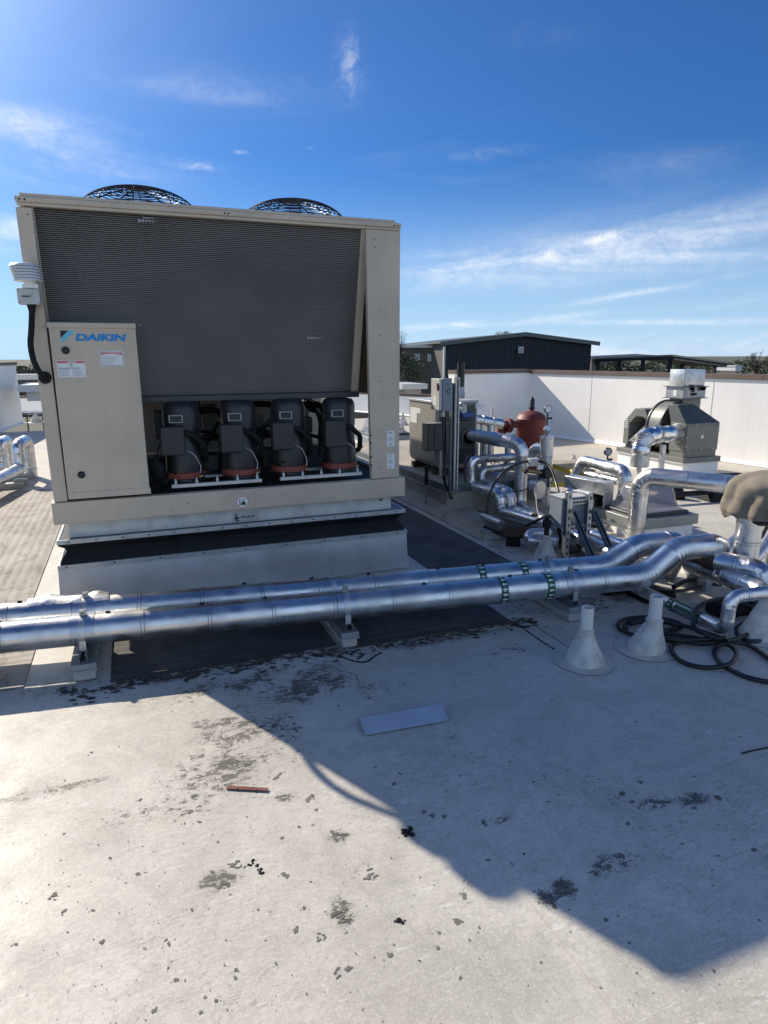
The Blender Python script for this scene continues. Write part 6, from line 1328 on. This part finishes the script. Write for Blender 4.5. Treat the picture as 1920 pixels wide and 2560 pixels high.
# scroll drum and motor cover
sxc = EX+.36; S0 = pX(1655, 1075, EX+.05); S1 = pX(1622, 1075, EX+.05); szt = zat(S0, 1005); szb = zc1+.01; scz = (szt+szb)/2; sr_ = (szt-szb)/2
MB().cyl((sxc, S0.y, scz), (sxc, S1.y, scz), sr_, None, 36).build('fan_scroll', 'fan_grey', ef, .01)
MB().box((sxc-.05, S0.y+.002, zc1), (sxc+sr_+.02, S1.y-.002, scz)).build('scroll_base', 'fan_grey', ef, .004)
for yy in (S0.y, S1.y): MB().lathe([(sr_-.01, -.012), (sr_+.015, -.012), (sr_+.015, .012), (sr_-.01, .012)], (sxc, yy, scz), 36, Matrix.Rotation(math.pi/2, 3, 'X')).build('scroll_rim', 'fan_dark', ef)
MB().cyl((sxc, hyl, scz), (sxc, S0.y, scz), sr_*.75, sr_*.6, 24).build('inlet_cone', 'fan_dark', ef)
M0 = pX(1612, 1105, EX+.06); M1 = pX(1556, 1112, EX+.06); mzt = zat(Vector((EX+.06, (M0.y+M1.y)/2, 0)), 1021); mzb = zc1+.06
def octcover(y0, y1):
    w0, w1 = EX+.06, EX+.62; wm = (mzt-mzb)
    outer = [(y1, mzb), (y1, mzb+wm*.62), (y1-(y1-y0)*.45, mzt), (y0+(y1-y0)*.12, mzt), (y0, mzt-wm*.16)]
    th = .11; inner = [(y1-th, mzb), (y1-th, mzb+wm*.58), (y1-(y1-y0)*.52, mzt-th), (y0+(y1-y0)*.16, mzt-th), (y0+.03, mzt-wm*.16-.06)]
    poly = outer+inner[::-1]; n = 5; vs = []; fs = []
    for x in (w0, w1):
        for (y, z) in outer+inner: vs.append((x, y, z))
    for i in range(4):
        fs += [(i, i+1, 5+i+1, 5+i), (10+i+1, 10+i, 15+i, 15+i+1), (i, 10+i, 10+i+1, i+1), (5+i+1, 15+i+1, 15+i, 5+i)]
    fs += [(0, 5, 15, 10), (4, 14, 19, 9)]
    return MB().add(vs, fs, False)
octcover(M0.y, M1.y).build('motor_cover', 'fan_grey', ef, .004)
MB().box((EX+.58, M0.y, mzb), (EX+.60, M1.y-.05, mzt-.06)).build('cover_back', 'fan_dark', ef)
MB().box((EX+.10, M0.y-.05, mzb), (EX+.58, M1.y-.11, mzb+.05)).build('motor_shelf', 'fan_light', ef)
MB().add([(EX+.055, M0.y-.12, mzb+.05), (EX+.5, M0.y-.12, mzb+.05), (EX+.5, M1.y-.12, mzb+.05), (EX+.055, M1.y-.12, mzb+.05), (EX+.055, M0.y-.12, mzt-.12), (EX+.5, M0.y-.12, mzt-.12)], [(0, 1, 5, 4), (4, 5, 2, 3), (0, 4, 3), (1, 2, 5)], False).build('belt_guard', 'fan_light', ef)
for i in range(5): z_ = mzb+(mzt-mzb)*.45+i*.028; MB().box((EX+.052, M1.y-.095, z_), (EX+.059, M1.y-.02, z_+.012)).build('vent_slot', 'white_trim', ef)
MB().box((EX+.10, M0.y-.03, zc1), (EX+.60, M1.y-.02, mzb-.0)).build('mount_rail', 'fan_dark', ef)
# flexible duct elbow
d0 = Vector((bxx-.005, byy+(hyl-byy)*.45, (hz0+hz1)/2+.05)); p3_ = at(1604, 1098, 203); pts = [d0, at(1672, 1085, 195), at(1640, 1086, 199), p3_, Vector((p3_.x, p3_.y, zat(p3_, 1140)))]
dpth = fillet([(p, .108) for p in pts], [0, .1, .12, .25, 0], 14); fpts = smooth([p for p, r in dpth], 3); fd = []
for i, p in enumerate(fpts): fd.append((p, .104+(.009 if i % 4 == 0 else (-.006 if i % 4 == 2 else 0))))
ft = thing('flexible_duct', 'ribbed silver flexible duct elbow drooping from the exhaust fan housing', 'duct', fpts[-1])
MB().sweep(fd, 28).build('duct_hose', 'flex_duct', ft); e_ = fpts[-1]; ed = (fpts[-1]-fpts[-3]).normalized()
MB().cyl(e_-ed*.02, e_+ed*.13, .112, .112, 28).build('end_collar', 'galvanized', ft); MB().cyl(d0-Vector((.02, 0, 0)), d0+Vector((-.10, .0, .0)), .135, .115, 24).build('take_off_collar', 'galvanized', ft)
MB().cyl((e_.x, e_.y, .0), (e_.x, e_.y, e_.z), .03, None, 14).build('drop_tube', 'light_grey_box', ft)
p = at(1652, 1178, 200); mb = MB(); mb.bar((p.x, p.y, 0), (p.x, p.y, zat(p, 1112)), .05, .05); tag(mb.build('duct_post', 'galvanized'), 'galvanised strut post holding the ribbed duct in front of the exhaust fan curb', 'strut post')

# yellow gas pipe and its low curb, black line set, stand
p0 = pz(1384, 1166, .34); p1 = pz(1462, 1190, .34); yt = thing('gas_pipe', 'yellow gas pipe running behind the pump between the risers', 'gas pipe', p0)
MB().cyl(p0-(p1-p0)*.6, p1, .030, None, 16).build('pipe_run', 'yellow_paint', yt)
p2 = pz(1370, 1212, .12); p3 = pz(1450, 1208, .12); MB().bar(p2-(p3-p2)*1.2, p3, .06, .055).build('lower_run', 'yellow_paint', yt)
b0 = pz(1380, 1206, .0); b1 = pz(1460, 1200, .0); mb = MB(); mb.bar(b0+Vector((0, .25, .16)), b1+Vector((.3, .25, .16)), .30, .12); mb.bar(b0+Vector((0, .25, .05)), b1+Vector((.3, .25, .05)), .2, .1); tag(mb.build('duct_curb', 'pad_membrane'), 'low tan membrane-wrapped curb between the two yellow gas lines', 'curb')
l0 = pz(1694, 1236, .10); l1 = pz(1830, 1226, .10); bt2 = thing('line_pipe', 'black low pipe crossing the sunlit roof behind the canvas cover', 'pipe', l0)
MB().cyl(l0+(l0-l1)*.2, l1+(l1-l0)*1.2, .030, None, 14).build('pipe_run', 'black_rubber', bt2)
l2 = pz(1788, 1186, .12); l3 = pz(1930, 1184, .12); tag(MB().cyl(l2-(l3-l2)*.1, l3+(l3-l2)*.5, .014, None, 12).build('line_pipe', 'black_rubber'), 'thin black pipe along the foot of the white wall right of the exhaust fan', 'pipe')
p = pz(1790, 1250, 0); t = thing('pipe_stand', 'dark rubber pipe stand under the black low pipe beside the canvas cover', 'pipe stand', p)
MB().add([(p.x-.16, p.y-.1, 0), (p.x+.20, p.y-.1, 0), (p.x+.20, p.y+.14, 0), (p.x-.16, p.y+.14, 0), (p.x-.10, p.y-.05, .10), (p.x+.13, p.y-.05, .10), (p.x+.13, p.y+.09, .10), (p.x-.10, p.y+.09, .10)], [(3,2,1,0),(4,5,6,7),(0,1,5,4),(1,2,6,5),(2,3,7,6),(3,0,4,7)], False).build('rubber_base', 'black_rubber', t, .01)
MB().bar((p.x+.02, p.y, .1), (p.x+.02, p.y+.02, .22), .03, .03).build('yoke', 'black_paint', t)
p = pz(1690, 1246, 0); tag(MB().lathe([(.09, 0), (.10, .03), (.06, .14), (0, .15)], (p.x, p.y, 0), 20).build('pipe_stand', 'black_rubber'), 'black stand just behind the dome of the nearest skylight', 'pipe stand')

# ================================================================== gooseneck pipes at the left edge
for lab, (lx_, ly_), (mx_, my_), end in (('right of two silver gooseneck pipes at the left edge of the roof', (80, 1192), (52, 1172), (-420, 1400)), ('left of two silver gooseneck pipes cut off by the left edge', (31, 1186), (2, 1166), (-420, 1340))):
    g_ = pz(lx_, ly_); tpz = zat(g_, 1100); m_ = pz(mx_, my_, .20); q_ = pz(end[0], end[1], .18)
    m2 = Vector((m_.x, m_.y, tpz))
    pipe('gooseneck_pipe', lab, 'pipe', [Vector((g_.x, g_.y, 0)), Vector((g_.x, g_.y, tpz)), Vector((m_.x, m_.y, tpz)), m_, q_], .075, [0, .10, .10, .09, 0], 'jacket_soft', .2, None, 'silver gooseneck pipes at the left', .02, 26)
for lab, px, py in (('flat steel pipe sleeper nearest on the left edge walkway', 30, 1222), ('flat dark pipe sleeper behind the nearest one at the left edge', 60, 1198), ('low pipe sleeper with a pale cap under the gooseneck pipes', 40, 1212)):
    p = pz(px, py); t = thing('pipe_sleeper', lab, 'pipe support', (p.x, p.y, 0)); MB().box((p.x-.5, p.y-.04, 0), (p.x+.14, p.y+.06, .05)).build('base_block', 'foam_block', t, .006); MB().box((p.x-.5, p.y-.035, .05), (p.x+.14, p.y+.055, .075)).build('steel_cap', 'strut_light', t, .003)

# ================================================================== things lying on the roof
a, b_, c_, d_ = pz(896, 1803, .010), pz(914, 1838, .006), pz(1122, 1801, .006), pz(1101, 1764, .012)
mb = MB(); m1, m2_ = a.lerp(b_, .12)+Vector((0, 0, .02)), d_.lerp(c_, .12)+Vector((0, 0, .02)); a.z = .004; d_.z = .004; up = Vector((0, 0, .0016))
mb.add([a, m1, b_, c_, m2_, d_]+[v+up for v in (a, m1, b_, c_, m2_, d_)], [(0, 5, 4, 1), (1, 4, 3, 2), (6, 7, 10, 11), (7, 8, 9, 10), (2, 3, 9, 8), (0, 6, 11, 5), (0, 1, 7, 6), (1, 2, 8, 7), (5, 11, 10, 4), (4, 10, 9, 3)], False)
tag(mb.build('metal_offcut', 'plate_blue'), 'loose flat strip of bare sheet metal reflecting blue sky in the shade', 'metal strip')
a, b_ = pz(566, 1968, .006), pz(670, 1974, .006); rn = random.Random(3); mb = MB(); mb.bar(a, b_, .017, .003); so_ = tag(mb.build('rusty_strip', 'rust_strip'), 'short rusty red strip crusted with black tar on the sunlit roof', 'debris')
def blob(mb, c, r, h, rnd, n=14, lay=3):
    vs = []; fs = []; w_ = [rnd.uniform(.55, 1.25) for _ in range(n)]
    for j in range(lay+1):
        u = j/lay; rr_ = r*math.cos(u*math.pi/2*.96)
        for i in range(n): a = 2*math.pi*i/n; q = rr_*w_[i]*rnd.uniform(.9, 1.1); vs.append((c.x+math.cos(a)*q, c.y+math.sin(a)*q, c.z+h*math.sin(u*math.pi/2)*rnd.uniform(.7, 1.2)))
    for j in range(lay):
        for i in range(n): fs.append((j*n+i, j*n+(i+1) % n, (j+1)*n+(i+1) % n, (j+1)*n+i))
    fs.append(tuple(lay*n+i for i in range(n))); return mb.add(vs, fs, True)
mb = MB(); 
for i in range(14): blob(mb, a.lerp(b_, .12+.66*rn.random())+Vector((rn.uniform(-.004, .004), rn.uniform(-.010, .004), -.002)), rn.uniform(.005, .010), .004, rn)
mb.build('tar_crust', 'tar', so_)
mb = MB(); c = pz(1020, 2082, 0)
for i in range(16): blob(mb, c+Vector((rn.gauss(0, .008), rn.gauss(0, .011), 0)), rn.uniform(.005, .011), rn.uniform(.004, .010), rn)
tag(mb.build('tar_clump', 'tar'), 'small black clump of tar right at the edge of the shadow', 'debris')
mb = MB(); c = pz(1000, 2302, 0)
for i in range(14): blob(mb, c+Vector((rn.gauss(0, .006), rn.gauss(0, .007), 0)), rn.uniform(.003, .006), .003, rn)
tag(mb.build('tar_clump', 'tar'), 'small crumbly dark clump on the sunlit roof well below the shadow edge', 'debris')
mb = MB(); c = pz(632, 2168, 0)
for i in range(22):
    t_ = rn.random(); blob(mb, pz(612+50*t_, 2182-28*math.sin(math.pi*min(1, t_*1.3))+rn.gauss(0, 5), 0), rn.uniform(.003, .007), .003, rn)
tag(mb.build('tar_clump', 'tar'), 'curved scrap of black tar peeling from the sunlit roof, left of centre', 'debris')
cable([pz(1854, 1884, .006), pz(1885, 1876, .02), pz(1935, 1866, .012)], .004, 'cable', None, 'loose_wire', 8, 6, 'short stiff black wire end at the right edge in the shade', 'wire')
# flakes of dried dirt too many to count
rn = random.Random(21); mb = MB(); mb2 = MB(); mb3 = MB(); mb4 = MB()
def flake(mb, c, r, asp, rot, rnd):
    n = 22; h = [(rnd.uniform(.0, .34)/k**.7, rnd.uniform(0, 6.3), k) for k in (2, 3, 4, 5, 7, 9)]; pts = []; zz = .0009+.0006*rnd.random()
    for i in range(n):
        a = 2*math.pi*i/n; q = r*max(.18, .85+sum(am*math.sin(k*a+ph) for am, ph, k in h)); x, y = math.cos(a)*q, math.sin(a)*q*asp
        pts.append((c.x+x*math.cos(rot)-y*math.sin(rot), c.y+x*math.sin(rot)+y*math.cos(rot), zz))
    mb.add(pts+[(c.x, c.y, zz)], [(i, (i+1) % n, n) for i in range(n)], False)
spots = [(130, 2242, 15), (160, 2278, 9), (232, 2276, 7), (40, 2361, 6), (255, 2355, 7), (415, 2350, 6), (422, 2360, 8), (485, 1990, 8), (475, 2030, 9), (498, 2055, 7), (925, 2190, 22), (545, 2105, 5), (275, 2145, 5), (345, 2185, 7), (530, 2180, 8), (480, 2275, 7), (710, 2188, 15), (590, 2170, 18), (560, 2215, 16),
         (740, 2325, 12), (805, 2345, 14), (830, 2285, 17), (850, 2300, 18), (860, 2270, 10), (540, 2502, 6), (502, 2532, 6), (385, 2527, 8), (440, 2450, 7), (420, 2420, 5), (588, 2445, 6), (590, 2425, 6), (840, 2430, 14), (870, 2422, 10), (790, 2025, 6), (760, 2270, 6), (690, 2410, 6), (645, 2275, 5), (350, 2000, 6), (690, 1945, 9), (700, 1935, 8),
         (770, 2000, 11), (780, 1990, 8), (830, 2080, 8), (705, 2095, 6), (1160, 2240, 11), (1145, 2304, 12), (1098, 2332, 6), (975, 2388, 8), (1048, 2402, 5), (1095, 2370, 6), (1150, 2445, 6), (1600, 1955, 14), (1555, 1985, 11), (1580, 2005, 9), (1795, 1995, 11), (1735, 2020, 9), (1570, 2060, 9), (1410, 2215, 22), (1365, 2240, 15), (1430, 2225, 12), (1490, 2185, 9), (1520, 2165, 8), (1345, 1960, 4), (1335, 1955, 5), (1885, 2125, 9), (1735, 1942, 6), (1150, 1940, 5), (1000, 1935, 6), (985, 1960, 8),
         (1080, 2040, 9), (1110, 2042, 9), (1060, 2030, 7), (1370, 2005, 6), (1220, 2150, 6), (1310, 2135, 5), (1515, 2300, 7), (1280, 2160, 5), (1545, 2290, 4), (1420, 1925, 4), (1275, 1905, 4), (1350, 1855, 4), (1590, 1805, 5), (1850, 1842, 4), (1380, 1750, 5), (1705, 2110, 4), (1795, 2140, 5)]
for x, y, s in spots:
    c = pz(x, y); k = (c-ORG).dot(FWD)/FPX
    if s >= 14:
        for i in range(8): flake(mb if s < 20 else mb2, c+Vector((rn.gauss(0, s*k*.45), rn.gauss(0, s*k*.5), 0)), s*k*rn.uniform(.10, .55), rn.uniform(.25, .8), rn.gauss(.3, .5), rn)
    else:
        flake(mb, c, s*k*1.05, rn.uniform(.45, .95), rn.uniform(0, 6.3), rn)
        for i in range(1): flake(mb, c+Vector((rn.gauss(0, s*k), rn.gauss(0, s*k), 0)), s*k*.3, .8, rn.uniform(0, 6.3), rn)
for i in range(420):
    x, y = rn.uniform(0, 1920), 1760+800*rn.random()**.8; c = pz(x, y); k = (c-ORG).dot(FWD)/FPX; flake(mb if rn.random() < .4 else mb3, c, (rn.uniform(1.0, 2.6) if rn.random() < .85 else rn.uniform(3, 5.5))*k, rn.uniform(.3, 1), rn.uniform(0, 6.3), rn)
tag(mb.build('dirt_flakes', 'dirt'), 'dried dirt flakes and droppings scattered over the roof', 'dirt', kind='stuff')
for i in range(620):
    u = rn.random(); x = -.45+2.75*u; y0_ = 3.395-.035*max(0, x)-.012; y = y0_+rn.gauss(-.02, .022)-(.10*rn.random()**3); r_ = rn.uniform(.004, .026)*(1 if rn.random() < .75 else 1.6)
    if abs(x+.27) < .10 or abs(x-1.045) < .07: y -= .05
    flake(mb4, Vector((x, y, 0)), r_, rn.uniform(.2, .6), rn.gauss(-.1, .35), rn)
for q in mb4.v: q.z += .0072 if q.y > 3.36-.035*max(0, q.x) else 0
tag(mb4.build('moss_crust', 'moss'), 'blackened moss and grit gathered along the front edge of the dark walkway strips', 'moss', kind='stuff')
tag(mb3.build('dirt_specks', 'dirt_pale'), 'pale dirt specks and scuffs scattered over the roof', 'dirt', kind='stuff')
tag(mb2.build('dirt_crust', 'dirt'), 'thicker crusts of dried dirt on the roof', 'dirt', kind='stuff')

# sealant beads and patch rings that edge the membrane repairs
def bead(label, L, r=.004, m='tar'): tag(MB().sweep([(p, r*(.6+.8*rn.random())) for p in smooth([pz(x, y, .001) for x, y in L], 8)], 6).build('sealant_bead', m), label, 'sealant bead')
bead('broken black sealant bead curving round the foot of the middle pipe support', ((850, 1640), (880, 1652), (915, 1655), (938, 1640), (955, 1632)), .005)
bead('black sealant line running from under the twin pipes toward the nearest vent cone', ((1285, 1556), (1318, 1578), (1352, 1602), (1384, 1622)), .0045)
bead('thin dark sealant line beside the third pipe support', ((1330, 1560), (1365, 1582), (1402, 1606), (1440, 1628)), .0025, 'dirt')
bead('thin dark crack running down from the back of the left pipe support', ((330, 1590), (328, 1620), (332, 1660), (322, 1690), (300, 1705)), .0022)
bead('large faint ring of an old patch in the shade left of the sheet metal strip', ((770, 1720), (800, 1690), (850, 1678), (890, 1690), (896, 1712)), .0018, 'dirt')
